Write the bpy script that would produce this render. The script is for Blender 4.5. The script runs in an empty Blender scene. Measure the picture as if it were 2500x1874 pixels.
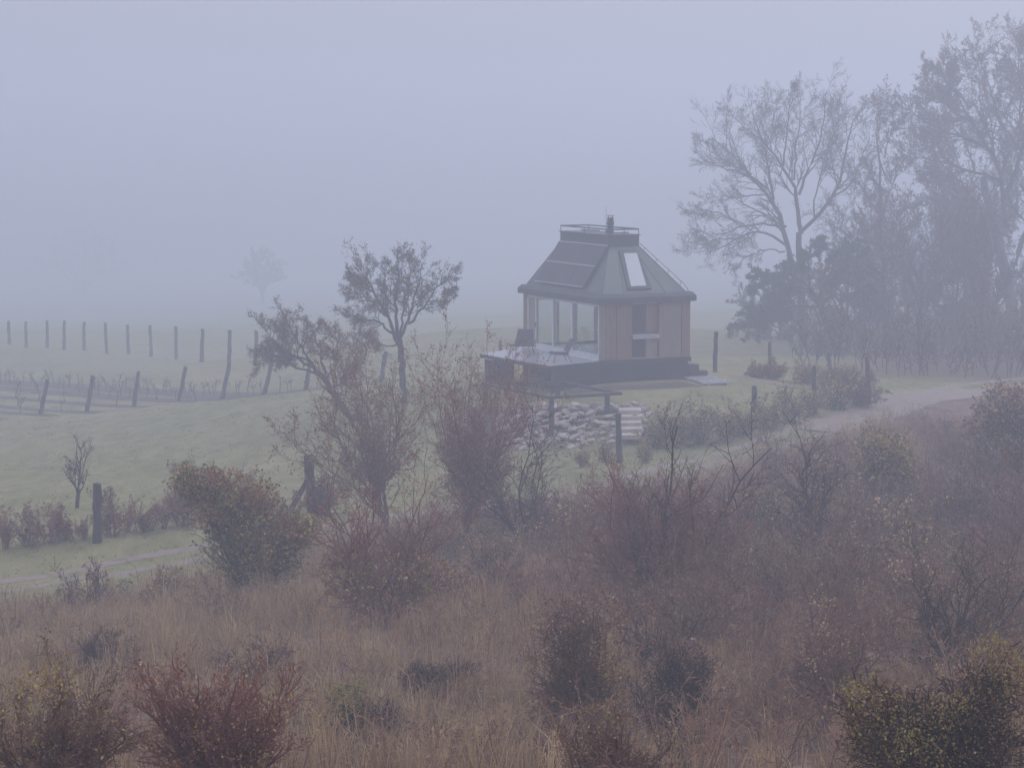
import bpy, math, random
import numpy as np
from mathutils import Vector, Matrix
R = math.radians
sc = bpy.context.scene
col = sc.collection

# ------------------------------------------------------------------ camera
F, CX, CY, HOR = 5700.0, 1250.0, 937.0, 316.0          # in pixels of the 2500 wide photograph
TH = math.atan((CY - HOR) / F)
cT, sT = math.cos(TH), math.sin(TH)
def ray(px, py):
    a, b = (px - CX) / F, (CY - py) / F
    d = np.array([a, cT + sT * b, -sT + cT * b])
    return d / d[1]
DECK = 1.0
CZ = DECK - ray(1463, 881)[2] * 100.0
cam = bpy.data.objects.new('camera', bpy.data.cameras.new('camera'))
col.objects.link(cam); sc.camera = cam
cam.location = (0, 0, CZ); cam.rotation_euler = (math.pi / 2 - TH, 0, 0)
cam.data.sensor_width = 36; cam.data.lens = F / 2500 * 36
cam.data.clip_start = .5; cam.data.clip_end = 6000

# ------------------------------------------------------------------ sky, sun, exposure
OVERCAST = (8.5, 8.82, 11.0)
SUN_EL, SUN_AZ = 38.0, 48.0                             # azimuth clockwise from the view direction (+Y)
w = bpy.data.worlds.new('World'); sc.world = w; w.use_nodes = True
nt = w.node_tree; bg = nt.nodes['Background']
sk = nt.nodes.new('ShaderNodeTexSky'); sk.sky_type = 'NISHITA'; sk.sun_disc = False
sk.sun_elevation = R(SUN_EL); sk.sun_rotation = R(SUN_AZ)
sk.dust_density = 2; sk.air_density = 1.0; sk.ozone_density = 1.0
# overcast: the standard cloudy-sky gradient (zenith three times the horizon) with some of the clear sky's colour left in it
tcw = nt.nodes.new('ShaderNodeTexCoord'); sx = nt.nodes.new('ShaderNodeSeparateXYZ'); nt.links.new(tcw.outputs['Generated'], sx.inputs[0])
mrw = nt.nodes.new('ShaderNodeMapRange'); mrw.inputs[1].default_value = 0; mrw.inputs[2].default_value = 1; mrw.inputs[3].default_value = 1 / 3; mrw.inputs[4].default_value = 1
nt.links.new(sx.outputs[2], mrw.inputs[0])
vm_ = nt.nodes.new('ShaderNodeVectorMath'); vm_.operation = 'SCALE'; vm_.inputs[0].default_value = OVERCAST; nt.links.new(mrw.outputs[0], vm_.inputs['Scale'])
mxw = nt.nodes.new('ShaderNodeMix'); mxw.data_type = 'RGBA'; mxw.inputs[0].default_value = .85
nt.links.new(sk.outputs[0], mxw.inputs[6]); nt.links.new(vm_.outputs[0], mxw.inputs[7]); nt.links.new(mxw.outputs[2], bg.inputs[0])
bg.inputs[1].default_value = .13
sun = bpy.data.objects.new('sun', bpy.data.lights.new('sun', 'SUN')); col.objects.link(sun)
sun.data.energy = 1.25; sun.data.angle = R(75); sun.data.color = (1, .955, .9)
sd = Vector((math.sin(R(SUN_AZ)) * math.cos(R(SUN_EL)), math.cos(R(SUN_AZ)) * math.cos(R(SUN_EL)), math.sin(R(SUN_EL))))
sun.rotation_euler = sd.to_track_quat('Z', 'Y').to_euler()
vs = sc.view_settings; vs.view_transform = 'Standard'; vs.look = 'None'; vs.gamma = 1; vs.use_curve_mapping = False
vs.exposure = 0.04
cy = sc.cycles
cy.use_denoising = True; cy.max_bounces = 5; cy.diffuse_bounces = 2; cy.glossy_bounces = 2; cy.transmission_bounces = 4
cy.volume_bounces = 1; cy.transparent_max_bounces = 12
cy.caustics_reflective = False; cy.caustics_refractive = False

# ------------------------------------------------------------------ materials
def ramp(nt, cols):
    r = nt.nodes.new('ShaderNodeValToRGB'); e = r.color_ramp.elements
    while len(e) < len(cols): e.new(.5)
    for i, c in enumerate(cols):
        e[i].position = i / max(1, len(cols) - 1); e[i].color = (*c, 1)
    return r
def mat(name, cols, rough=.8, scale=6, stretch=(1, 1, 1), bump=0, island=False, metallic=0, spec=.3, trans=0, patch=0):
    m = bpy.data.materials.new(name); m.use_nodes = True; nt = m.node_tree
    b = nt.nodes['Principled BSDF']; b.inputs['Roughness'].default_value = rough
    b.inputs['Metallic'].default_value = metallic; b.inputs['Specular IOR Level'].default_value = spec
    r = ramp(nt, cols)
    if island:
        g = nt.nodes.new('ShaderNodeNewGeometry')
        if patch:
            n = nt.nodes.new('ShaderNodeTexNoise'); n.inputs['Scale'].default_value = patch; n.inputs['Detail'].default_value = 4; nt.links.new(g.outputs['Position'], n.inputs[0])
            a = nt.nodes.new('ShaderNodeMapRange'); a.inputs[1].default_value = .3; a.inputs[2].default_value = .7; nt.links.new(n.outputs[0], a.inputs[0])
            x = nt.nodes.new('ShaderNodeMix'); x.inputs[0].default_value = .6; nt.links.new(g.outputs['Random Per Island'], x.inputs[2]); nt.links.new(a.outputs[0], x.inputs[3]); nt.links.new(x.outputs[0], r.inputs[0])
        else: nt.links.new(g.outputs['Random Per Island'], r.inputs[0])
    else:
        tc = nt.nodes.new('ShaderNodeTexCoord'); mp = nt.nodes.new('ShaderNodeMapping'); mp.inputs['Scale'].default_value = stretch
        n = nt.nodes.new('ShaderNodeTexNoise'); n.inputs['Scale'].default_value = scale; n.inputs['Detail'].default_value = 6
        n.inputs['Roughness'].default_value = .65
        mr = nt.nodes.new('ShaderNodeMapRange'); mr.inputs[1].default_value = .28; mr.inputs[2].default_value = .72
        nt.links.new(tc.outputs['Object'], mp.inputs[0]); nt.links.new(mp.outputs[0], n.inputs[0])
        nt.links.new(n.outputs[0], mr.inputs[0]); nt.links.new(mr.outputs[0], r.inputs[0])
        if bump:
            bu = nt.nodes.new('ShaderNodeBump'); bu.inputs['Strength'].default_value = bump; bu.inputs['Distance'].default_value = .03
            nt.links.new(n.outputs[0], bu.inputs['Height']); nt.links.new(bu.outputs[0], b.inputs['Normal'])
    nt.links.new(r.outputs[0], b.inputs['Base Color'])
    if trans:
        t = nt.nodes.new('ShaderNodeBsdfTranslucent'); mx = nt.nodes.new('ShaderNodeMixShader'); mx.inputs[0].default_value = trans
        nt.links.new(r.outputs[0], t.inputs[0]); nt.links.new(b.outputs[0], mx.inputs[1]); nt.links.new(t.outputs[0], mx.inputs[2])
        nt.links.new(mx.outputs[0], nt.nodes['Material Output'].inputs[0])
    return m
M = {}
M['bark'] = mat('bark', [(.045, .038, .034), (.10, .085, .075)], .9, 8, (1, 1, .25), .6)
M['bark_grey'] = mat('bark_grey', [(.05, .046, .044), (.11, .10, .095)], .9, 8, (1, 1, .25), .6)
M['twig_red'] = mat('twig_red', [(.155, .058, .048), (.31, .138, .108)], .8, 3)
M['twig_brown'] = mat('twig_brown', [(.12, .068, .05), (.27, .16, .115)], .85, 3)
M['twig_dark'] = mat('twig_dark', [(.035, .026, .024), (.09, .062, .053)], .85, 3)
def leafmat(n, cols, t=.3, patch=0):
    k = {'leaf_yellow': 1.35, 'leaf_pale': 1.3, 'leaf_green': 1.35, 'leaf_rust': 1.7, 'leaf_dark': 2.5, 'leaf_ivy': 2.0, 'leaf_brown': 1.7, 'seed_fluff': 1.2, 'bramble': 1.7, 'grass_dry': 1.45, 'grass_straw': 1.15, 'grass_green': 1.75}.get(n, 1.1); cols = [tuple(min(.8, v * k * f) for v, f in zip(c, (1.08, 1, .88))) for c in cols]
    M[n] = mat(n, cols, .6, island=True, trans=t, patch=patch)
leafmat('leaf_yellow', [(.15, .11, .04), (.30, .25, .08), (.21, .19, .06), (.38, .31, .12), (.13, .08, .04), (.24, .16, .06)])
leafmat('leaf_green', [(.05, .065, .025), (.11, .12, .035), (.24, .23, .06), (.08, .09, .03), (.34, .30, .08)])
leafmat('leaf_ivy', [(.03, .035, .018), (.06, .062, .026), (.11, .10, .04), (.05, .036, .022), (.18, .13, .05), (.34, .28, .10), (.20, .10, .05)])
leafmat('leaf_rust', [(.16, .055, .03), (.09, .04, .03), (.24, .11, .05), (.12, .06, .045), (.32, .19, .08)])
leafmat('leaf_brown', [(.07, .04, .03), (.13, .075, .045), (.20, .12, .06), (.10, .055, .04)])
leafmat('leaf_pale', [(.30, .22, .14), (.45, .36, .22), (.20, .12, .08), (.55, .46, .30), (.12, .08, .06)])
leafmat('leaf_evergreen', [(.02, .03, .02), (.035, .05, .028), (.05, .06, .035)])
leafmat('leaf_dark', [(.035, .022, .02), (.08, .045, .036), (.05, .032, .028), (.14, .08, .058)])
leafmat('seed_fluff', [(.26, .235, .22), (.40, .37, .355), (.18, .15, .14), (.12, .09, .08)], .4)
leafmat('grass_dry', [(.065, .043, .032), (.135, .093, .062), (.24, .175, .11), (.36, .28, .175), (.50, .40, .25)], .3, .9)
leafmat('grass_straw', [(.26, .19, .115), (.40, .31, .20), (.22, .15, .095), (.48, .38, .25)])
leafmat('grass_green', [(.06, .08, .035), (.12, .14, .055), (.18, .18, .08), (.09, .11, .045)])
leafmat('bramble', [(.045, .026, .022), (.095, .052, .042), (.155, .09, .068), (.24, .155, .105), (.17, .095, .07)], .3, .8)
M['metal_roof'] = mat('metal_roof', [(.055, .07, .066), (.09, .106, .10)], .35, 1.2, metallic=.35, spec=.5)
M['metal_dark'] = mat('metal_dark', [(.035, .037, .042), (.055, .058, .064)], .45, 3)
M['fascia'] = mat('fascia', [(.045, .048, .054), (.07, .073, .08)], .5, 2)
M['plinth'] = mat('plinth', [(.018, .019, .024), (.038, .04, .046)], .7, 3)
M['larch'] = mat('larch', [(.19, .12, .085), (.30, .20, .145), (.15, .09, .07)], .75, 4, (4, 4, .4), .3)
M['larch_pale'] = mat('larch_pale', [(.26, .205, .17), (.36, .30, .25)], .7, 4, (4, 4, .4), .3)
M['white_frame'] = mat('white_frame', [(.66, .65, .66), (.74, .73, .73)], .45, 3)
M['deck'] = mat('deck', [(.30, .29, .29), (.42, .41, .41)], .22, 3, (1, 6, 1), .12, spec=.6)
M['floor_in'] = mat('floor_in', [(.55, .54, .52), (.65, .64, .62)], .3, 3)
M['plaster'] = mat('plaster', [(.45, .44, .43), (.52, .51, .50)], .8, 3)
M['solar'] = mat('solar', [(.035, .033, .040), (.045, .043, .052)], .5, 5, spec=.4)
M['alu'] = mat('alu', [(.52, .53, .55), (.62, .63, .65)], .4, 3)
M['chair'] = mat('chair', [(.05, .052, .06), (.075, .078, .088)], .7, 9)
M['cushion'] = mat('cushion', [(.32, .31, .31), (.40, .39, .39)], .85, 9)
M['wood_green'] = mat('wood_green', [(.13, .13, .06), (.2, .19, .1)], .6, 5)
M['stone'] = mat('stone', [(.24, .20, .17), (.52, .45, .39), (.38, .32, .27), (.64, .56, .49)], .9, 3, bump=.6)
M['soil'] = mat('soil', [(.075, .055, .045), (.13, .10, .08)], .95, 3, bump=.4)
M['dirt'] = mat('dirt', [(.19, .15, .115), (.28, .225, .175), (.15, .115, .085)], .95, 1.5, bump=.4)
M['post'] = mat('post', [(.045, .038, .036), (.085, .072, .066)], .9, 6, (1, 1, .2), .5)
M['grey_wood'] = mat('grey_wood', [(.34, .34, .35), (.5, .5, .52)], .4, 5, (1, 6, 1), .2)
g = bpy.data.materials.new('glass'); g.use_nodes = True; nt = g.node_tree; nt.nodes.remove(nt.nodes['Principled BSDF'])
tr = nt.nodes.new('ShaderNodeBsdfTransparent'); tr.inputs[0].default_value = (.93, .95, .95, 1)
gl = nt.nodes.new('ShaderNodeBsdfGlossy'); gl.inputs['Roughness'].default_value = .02
lw_ = nt.nodes.new('ShaderNodeLayerWeight'); lw_.inputs[0].default_value = .5
pw = nt.nodes.new('ShaderNodeMath'); pw.operation = 'POWER'; pw.inputs[1].default_value = 4; nt.links.new(lw_.outputs['Facing'], pw.inputs[0])
lw = nt.nodes.new('ShaderNodeMath'); lw.operation = 'MULTIPLY_ADD'; lw.inputs[1].default_value = 1.3; lw.inputs[2].default_value = .04; nt.links.new(pw.outputs[0], lw.inputs[0])
mx = nt.nodes.new('ShaderNodeMixShader'); nt.links.new(lw.outputs[0], mx.inputs[0]); nt.links.new(tr.outputs[0], mx.inputs[1]); nt.links.new(gl.outputs[0], mx.inputs[2])
nt.links.new(mx.outputs[0], nt.nodes['Material Output'].inputs[0]); M['glass'] = g
M['glass_dark'] = mat('glass_dark', [(.02, .022, .026), (.03, .032, .036)], .05, 2, spec=.8)
M['glass_sky'] = mat('glass_sky', [(.36, .37, .40), (.40, .41, .44)], .5, 1, metallic=.8)

# ------------------------------------------------------------------ mesh helpers
def tag(o, label=None, cat=None, group=None, kind=None):
    if label: o['label'] = label
    if cat: o['category'] = cat
    if group: o['group'] = group
    if kind: o['kind'] = kind
    return o
def raw_mesh(name, verts, faces, m, smooth=False):
    """faces: list of integer arrays (n,k)"""
    me = bpy.data.meshes.new(name)
    verts = np.asarray(verts, np.float32)
    me.vertices.add(len(verts)); me.vertices.foreach_set('co', verts.ravel())
    faces = [np.asarray(f, np.int32) for f in faces if len(f)]
    tot = np.concatenate([np.full(len(f), f.shape[1], np.int32) for f in faces])
    li = np.concatenate([f.ravel() for f in faces])
    me.loops.add(len(li)); me.loops.foreach_set('vertex_index', li)
    me.polygons.add(len(tot)); me.polygons.foreach_set('loop_start', np.concatenate([[0], np.cumsum(tot)[:-1]]).astype(np.int32))
    me.polygons.foreach_set('use_smooth', np.full(len(tot), bool(smooth)))
    me.update(calc_edges=True); me.validate()
    if m: me.materials.append(m)
    return me
def link(name, me, parent=None, loc=None, rz=None):
    o = bpy.data.objects.new(name, me); col.objects.link(o)
    if parent: o.parent = parent
    if loc is not None: o.location = [float(v) for v in loc]
    if rz is not None: o.rotation_euler = (0, 0, rz)
    return o
def empty(name, loc, rz=0):
    o = link(name, None, None, loc, rz); o.empty_display_size = .3
    return o
class MB:
    def __init__(s): s.v, s.q = [], []
    def hexa(s, p):                       # 8 corners: bottom 4 ccw, top 4 ccw
        n = len(s.v); s.v += [tuple(map(float, x)) for x in p]
        for f in ((3, 2, 1, 0), (4, 5, 6, 7), (0, 1, 5, 4), (1, 2, 6, 5), (2, 3, 7, 6), (3, 0, 4, 7)): s.q.append([n + i for i in f])
        return s
    def box(s, x0, x1, y0, y1, z0, z1):
        return s.hexa([(x0, y0, z0), (x1, y0, z0), (x1, y1, z0), (x0, y1, z0), (x0, y0, z1), (x1, y0, z1), (x1, y1, z1), (x0, y1, z1)])
    def bar(s, a, b, r, r2=None, k=6):    # round bar with end caps made of quads/ngons split in strips
        a, b = Vector(a), Vector(b); d = (b - a).normalized(); u = d.orthogonal().normalized(); w = d.cross(u); r2 = r if r2 is None else r2
        n = len(s.v)
        for p, rr in ((a, r), (b, r2)):
            for i in range(k):
                t = 2 * math.pi * i / k; s.v.append(tuple(p + u * (rr * math.cos(t)) + w * (rr * math.sin(t))))
        for i in range(k): j = (i + 1) % k; s.q.append([n + i, n + j, n + k + j, n + k + i])
        for base, rev in ((n, True), (n + k, False)):
            for i in range(1, k - 2, 2):
                f = [base, base + i, base + i + 1, base + i + 2]; s.q.append(f[::-1] if rev else f)
        return s
    def lathe(s, c, prof, k=12):
        n = len(s.v)
        for r_, z in prof:
            for i in range(k):
                t = 2 * math.pi * i / k; s.v.append((c[0] + r_ * math.cos(t), c[1] + r_ * math.sin(t), c[2] + z))
        for j in range(len(prof) - 1):
            for i in range(k): i2 = (i + 1) % k; s.q.append([n + j * k + i, n + j * k + i2, n + (j + 1) * k + i2, n + (j + 1) * k + i])
        return s
    def quad(s, a, b, c, d):
        n = len(s.v); s.v += [tuple(map(float, x)) for x in (a, b, c, d)]; s.q.append([n, n + 1, n + 2, n + 3]); return s
    def build(s, name, m, parent=None, bevel=0):
        o = link(name, raw_mesh(name, s.v, [s.q], m), parent)
        if bevel:
            b = o.modifiers.new('bevel', 'BEVEL'); b.width = bevel; b.segments = 2; b.limit_method = 'ANGLE'
        return o

# ------------------------------------------------------------------ terrain
CTRL = [  # pixel x, pixel y, distance
 (1463, 937, 100), (1685, 928, 102), (1330, 925, 105), (1200, 930, 104), (1560, 955, 97), (1650, 945, 99),
 (1400, 1110, 91), (1250, 1110, 90), (1500, 990, 93.5), (1510, 1130, 84), (1350, 1180, 81),
 (0, 1425, 63), (237, 1395, 64), (237, 1325, 67), (450, 1350, 66), (850, 1285, 71), (755, 1250, 72.5), (1400, 1200, 79),
 (1750, 1110, 87), (2000, 1050, 92), (2200, 990, 100), (2300, 960, 104), (1842, 1040, 92), (1990, 1010, 97), (2120, 985, 100),
 (1748, 908, 104), (1880, 915, 108), (2300, 880, 126), (2000, 868, 132), (2450, 900, 122), (1960, 872, 141), (2500, 860, 150),
 (1720, 805, 175), (1150, 800, 165), (1720, 765, 260), (1200, 770, 260), (2300, 800, 220),
 (400, 1200, 80), (100, 1180, 82), (400, 1060, 106), (700, 1050, 99), (98, 1013, 128), (327, 993, 130), (645, 964, 130), (900, 930, 126),
 (22, 848, 192), (300, 864, 186), (560, 888, 178), (22, 806, 270), (600, 800, 265), (22, 778, 400), (600, 758, 400), (1200, 742, 400), (1800, 735, 400),
 (0, 1880, 29), (800, 1880, 28.5), (1700, 1880, 28), (2500, 1880, 27), (600, 1480, 53), (300, 1600, 42), (1000, 1500, 46), (1600, 1500, 46),
 (1300, 1350, 62), (1980, 1350, 60), (2300, 1250, 68), (2450, 1150, 76), (2480, 1600, 38), (1000, 1700, 35), (150, 1500, 55), (400, 1420, 60), (60, 1460, 59)]
pts, zs = [], []
for px, py, d in CTRL:
    r_ = ray(px, py); pts.append((r_[0] * d, d)); zs.append(CZ + r_[2] * d)
pts += [(0, 0), (-30, 0), (30, 0), (0, -40), (-40, -40), (40, -40), (-14, 22), (14, 22), (0, 22)]
zs += [CZ - 1.7, CZ - 2, CZ - 1.5, CZ + 1, CZ, CZ + 1, 4.5, 4.9, 4.6]
pts += [(-60, 60), (60, 60), (-80, 120), (80, 120), (-120, 250), (130, 250), (-200, 400), (200, 400)]
zs += [-2.2, .2, -4.0, -.8, -9, -7.5, -21, -18]
def warp(x, y): return np.stack([x / (12 + .12 * y), 9 * np.log((y + 80) / 100.)], -1)
PW = warp(np.array([p[0] for p in pts]), np.array([p[1] for p in pts]))
def phi(a, b):
    d2 = ((a[:, None, :] - b[None]) ** 2).sum(-1); return .5 * d2 * np.log(d2 + 1e-9)
nP = len(pts); A = np.zeros((nP + 3, nP + 3)); A[:nP, :nP] = phi(PW, PW) + np.eye(nP) * .02
A[:nP, nP] = 1; A[:nP, nP + 1:] = PW; A[nP:, :nP] = A[:nP, nP:].T
SOL = np.linalg.solve(A, np.concatenate([zs, np.zeros(3)]))
def tz(x, y):
    x = np.atleast_1d(np.asarray(x, float)); y = np.atleast_1d(np.asarray(y, float)); out = np.empty(x.size)
    xf, yf = x.ravel(), np.minimum(y.ravel(), 420)
    for i in range(0, x.size, 20000):
        q = warp(xf[i:i + 20000], yf[i:i + 20000]); out[i:i + 20000] = phi(q, PW) @ SOL[:nP] + SOL[nP] + q @ SOL[nP + 1:]
    yy = y.ravel()
    out -= np.maximum(yy - 420, 0) * .055
    out += .05 * np.sin(xf * 1.7 + 1.3 * np.sin(yf * .9)) * np.sin(yf * 1.3 + np.sin(xf * .7)) * np.clip((70 - yf) / 20 + .35, .25, 1)
    return out.reshape(x.shape)
def ground(px, py):
    r_ = ray(px, py); d = np.concatenate([np.arange(18, 180, .05), np.arange(180, 500, .5)])
    g_ = CZ + r_[2] * d - tz(r_[0] * d, d)
    k = np.argmax(g_ < 0) if (g_ < 0).any() else len(d) - 1
    return np.array([r_[0] * d[k], d[k], tz(r_[0] * d[k], d[k])[0]])
def at(px, d):
    x = (px - CX) / F * d * 1.0
    r_ = ray(px, 900); x = r_[0] * d
    return np.array([x, d, tz(x, d)[0]])
def pix(px, py, d):
    r_ = ray(px, py); return np.array([r_[0] * d, d, CZ + r_[2] * d])
def on_plane(px, py, z):
    r_ = ray(px, py); d = (z - CZ) / r_[2]; return np.array([r_[0] * d, d, z])

# where the track runs (distance along the view for every x), used for the ground cover
TRK = np.array([ground(px, py)[:2] for px, py in ((-260, 1462), (-100, 1443), (60, 1424), (237, 1402), (450, 1358), (640, 1322), (850, 1290), (1100, 1255), (1400, 1212), (1600, 1165), (1780, 1112), (1950, 1065), (2080, 1025), (2180, 985), (2300, 958))])
TRK = np.concatenate([[TRK[0] + (TRK[0] - TRK[1]) * 4], TRK, [TRK[-1] + (TRK[-1] - TRK[-2]) * 5]])
def resample(P, step):
    P = np.asarray(P, float); s = np.concatenate([[0], np.cumsum(np.linalg.norm(np.diff(P, axis=0), axis=1))])
    t = np.arange(0, s[-1], step); Q = np.stack([np.interp(t, s, P[:, k]) for k in range(P.shape[1])], -1)
    n = max(1, int(3.0 / step)); ker = np.ones(2 * n + 1) / (2 * n + 1)
    pad = np.concatenate([np.repeat(Q[:1], n, 0), Q, np.repeat(Q[-1:], n, 0)])
    return np.stack([np.convolve(pad[:, k], ker, 'valid') for k in range(P.shape[1])], -1)
TR = resample(TRK, .35)
def near_side(x, y):      # > 0 on the camera's side of the track, in metres
    xs = TR[:, 0]; return np.interp(x, xs, TR[:, 1]) - y
def noise2(x, y, s=1.0, seed=0):
    rng = np.random.default_rng(seed); out = 0
    for k in range(5):
        a = rng.uniform(0, 6.28, 4); f = s * (1.0 + .7 * k)
        out = out + np.sin(x * f * math.cos(a[0]) + y * f * math.sin(a[0]) + a[1] + 1.5 * np.sin(.6 * f * (x * math.cos(a[2]) + y * math.sin(a[2])) + a[3])) / (1 + .5 * k)
    return out / 3

ys = np.concatenate([np.arange(-60, 20, 3), np.arange(20, 110, .6), np.arange(110, 170, 1.2), 170 * 1.035 ** np.arange(0, 52)])
ts = np.linspace(-1, 1, 241); ts = np.sign(ts) * np.abs(ts) ** 1.35
GX = ts[None] * (60 + .75 * np.maximum(ys, 0))[:, None]; GY = np.repeat(ys[:, None], len(ts), 1)
GZ = tz(GX, GY)
nyy, nxx = GX.shape; idx = np.arange(nyy * nxx).reshape(nyy, nxx)
gm = bpy.data.materials.new('ground_cover')
me = raw_mesh('ground', np.stack([GX, GY, GZ], -1).reshape(-1, 3), [np.stack([idx[:-1, :-1], idx[:-1, 1:], idx[1:, 1:], idx[1:, :-1]], -1).reshape(-1, 4)], gm, True)
s_ = near_side(GX, GY).ravel() - (1.8 + 4.2 * np.clip((-3 - GX.ravel()) / 4, 0, 1) + 2.0 * np.clip((GX.ravel() - 2) / 3, 0, 1) * np.clip((16 - GX.ravel()) / 4, 0, 1)) + .7 * noise2(GX.ravel(), GY.ravel(), .6, 3)
scrub = np.clip(s_ / 1.5 + .5, 0, 1)
lit = np.clip((GX.ravel() - (13.5 + .10 * (GY.ravel() - 100))) / 5 + .5 * noise2(GX.ravel(), GY.ravel(), .3, 5), 0, 1) * np.clip((GY.ravel() - 108) / 6, 0, 1) * np.clip((230 - GY.ravel()) / 30, 0, 1)
for nm, arr in (('scrub', scrub), ('litter', lit)):
    at_ = me.attributes.new(nm, 'FLOAT', 'POINT'); at_.data.foreach_set('value', arr.astype(np.float32))
gm.use_nodes = True; nt = gm.node_tree; b = nt.nodes['Principled BSDF']; b.inputs['Roughness'].default_value = .95; b.inputs['Specular IOR Level'].default_value = .1
tc = nt.nodes.new('ShaderNodeTexCoord')
def nz(scale, st=(1, 1, 1), det=8):
    mp = nt.nodes.new('ShaderNodeMapping'); mp.inputs['Scale'].default_value = st; n = nt.nodes.new('ShaderNodeTexNoise')
    n.inputs['Scale'].default_value = scale; n.inputs['Detail'].default_value = det; n.inputs['Roughness'].default_value = .7
    nt.links.new(tc.outputs['Object'], mp.inputs[0]); nt.links.new(mp.outputs[0], n.inputs[0]); return n.outputs[0]
def mixc(f, a, b_):
    m = nt.nodes.new('ShaderNodeMix'); m.data_type = 'RGBA'; nt.links.new(f, m.inputs[0]); nt.links.new(a, m.inputs[6]); nt.links.new(b_, m.inputs[7]); return m.outputs[2]
def mr_(x, a, b_):
    m = nt.nodes.new('ShaderNodeMapRange'); m.inputs[1].default_value = a; m.inputs[2].default_value = b_; nt.links.new(x, m.inputs[0]); return m.outputs[0]
def rc(x, cols): r = ramp(nt, cols); nt.links.new(x, r.inputs[0]); return r.outputs[0]
big = mr_(nz(.09, (1, .6, 1), 7), .38, .62); fine = mr_(nz(1.3, (1, .35, 1)), .3, .7)
grass = mixc(big, rc(fine, [(.12, .128, .05), (.20, .198, .085), (.28, .255, .12)]), rc(fine, [(.16, .152, .065), (.26, .235, .112), (.34, .295, .155)]))
scr = rc(mr_(nz(1.1), .3, .7), [(.08, .052, .043), (.16, .105, .08), (.27, .19, .13)])
li_ = rc(mr_(nz(.9), .3, .7), [(.06, .045, .035), (.13, .09, .065), (.10, .10, .05)])
def attr(n): a = nt.nodes.new('ShaderNodeAttribute'); a.attribute_name = n; return a.outputs['Fac']
c_ = mixc(attr('litter'), grass, li_); c_ = mixc(attr('scrub'), c_, scr); nt.links.new(c_, b.inputs['Base Color'])
bu = nt.nodes.new('ShaderNodeBump'); bu.inputs['Strength'].default_value = .7; bu.inputs['Distance'].default_value = .08
nt.links.new(fine, bu.inputs['Height']); nt.links.new(bu.outputs[0], b.inputs['Normal'])
tag(link('ground', me), kind='structure', label='foggy meadow and scrubby slope')

def strip(name, P, width, m, dz=.03, seed=0, rough=.35, cut=None, kind='structure'):
    """a sheet draped along the path P (n,2), width varying irregularly, with ragged edges"""
    P = np.asarray(P); T = np.gradient(P, axis=0); T /= np.linalg.norm(T, axis=1)[:, None]; N = np.stack([-T[:, 1], T[:, 0]], -1)
    rng = np.random.default_rng(seed); k = np.arange(len(P))
    def wob(): return sum(np.sin(k * f + rng.uniform(0, 6.28)) * a for f, a in ((.11, .4), (.37, .35), (.9, .25), (1.9, .15)))
    wl, wr = width / 2 * (1 + rough * wob()), width / 2 * (1 + rough * wob())
    L_, R_ = P + N * wl[:, None], P - N * wr[:, None]; C_ = (L_ + R_) / 2
    V = np.concatenate([np.column_stack([q, tz(q[:, 0], q[:, 1]) + dz + e]) for q, e in ((L_, -.02), (C_, .004), (R_, -.02))])
    n = len(P); i = np.arange(n - 1); keep = np.ones(n - 1, bool) if cut is None else ~((i % cut[0]) < cut[1])
    i = i[keep]
    f = np.concatenate([np.stack([i, i + n, i + n + 1, i + 1], -1), np.stack([i + n, i + 2 * n, i + 2 * n + 1, i + n + 1], -1)])
    return tag(link(name, raw_mesh(name, V, [f], m, True)), kind=kind)
Tn = np.gradient(TR, axis=0); Tn /= np.linalg.norm(Tn, axis=1)[:, None]; TN = np.stack([-Tn[:, 1], Tn[:, 0]], -1)
strip('wheel_rut', TR + TN * .75, .62, M['dirt'], .03, 1)
strip('wheel_rut', TR - TN * .75, .58, M['dirt'], .03, 2)
gv = np.array([ground(px, py)[:2] for px, py in ((1990, 1062), (2060, 1035), (2150, 1000), (2230, 975), (2290, 962), (2420, 955))])
strip('gravel_path', resample(gv, .3), 2.5, M['dirt'], .045, 5, .2)
pv_ = np.array([ground(px, py)[:2] for px, py in ((1735, 912), (1790, 916), (1840, 922), (1890, 932), (1930, 945), (1990, 960))])
wd_ = np.array([ground(px, py)[:2] for px, py in ((1330, 962), (1450, 953), (1560, 948), (1660, 940), (1720, 934))])
strip('worn_ground', resample(wd_, .3), 1.3, M['soil'], .04, 8, .3)
strip('foot_path', resample(pv_, .3), .8, M['dirt'], .04, 6, .2)

# ------------------------------------------------------------------ the cabin
AZ = R(25.5); c0 = on_plane(1463, 881, DECK)
cab = empty('tiny_cabin', (c0[0], c0[1], 0), AZ)
tag(cab, 'small timber cabin with dark hipped metal roof, glazed front and railed roof platform', 'cabin')
def loc(px, py, z):          # pixel on a horizontal plane -> cabin coordinates
    p = on_plane(px, py, z) - np.array([c0[0], c0[1], 0]); c, s = math.cos(AZ), math.sin(AZ)
    return np.array([p[0] * c + p[1] * s, -p[0] * s + p[1] * c, z])
LX, LY = 4.48, 7.5; WT = 3.5
MB().box(.06, LX - .06, .06, LY - .06, -1.2, .80).build('plinth', M['plinth'], cab)
MB().box(-.03, LX + .05, -.05, LY + .03, .80, .985).build('floor_beam', M['plinth'], cab)
MB().box(.05, LX - .05, .05, LY - .05, .99, 1.02).build('floor', M['floor_in'], cab)
MB().box(.03, LX - .03, .03, LY - .03, 3.40, 3.46).build('ceiling', M['plaster'], cab)
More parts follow.
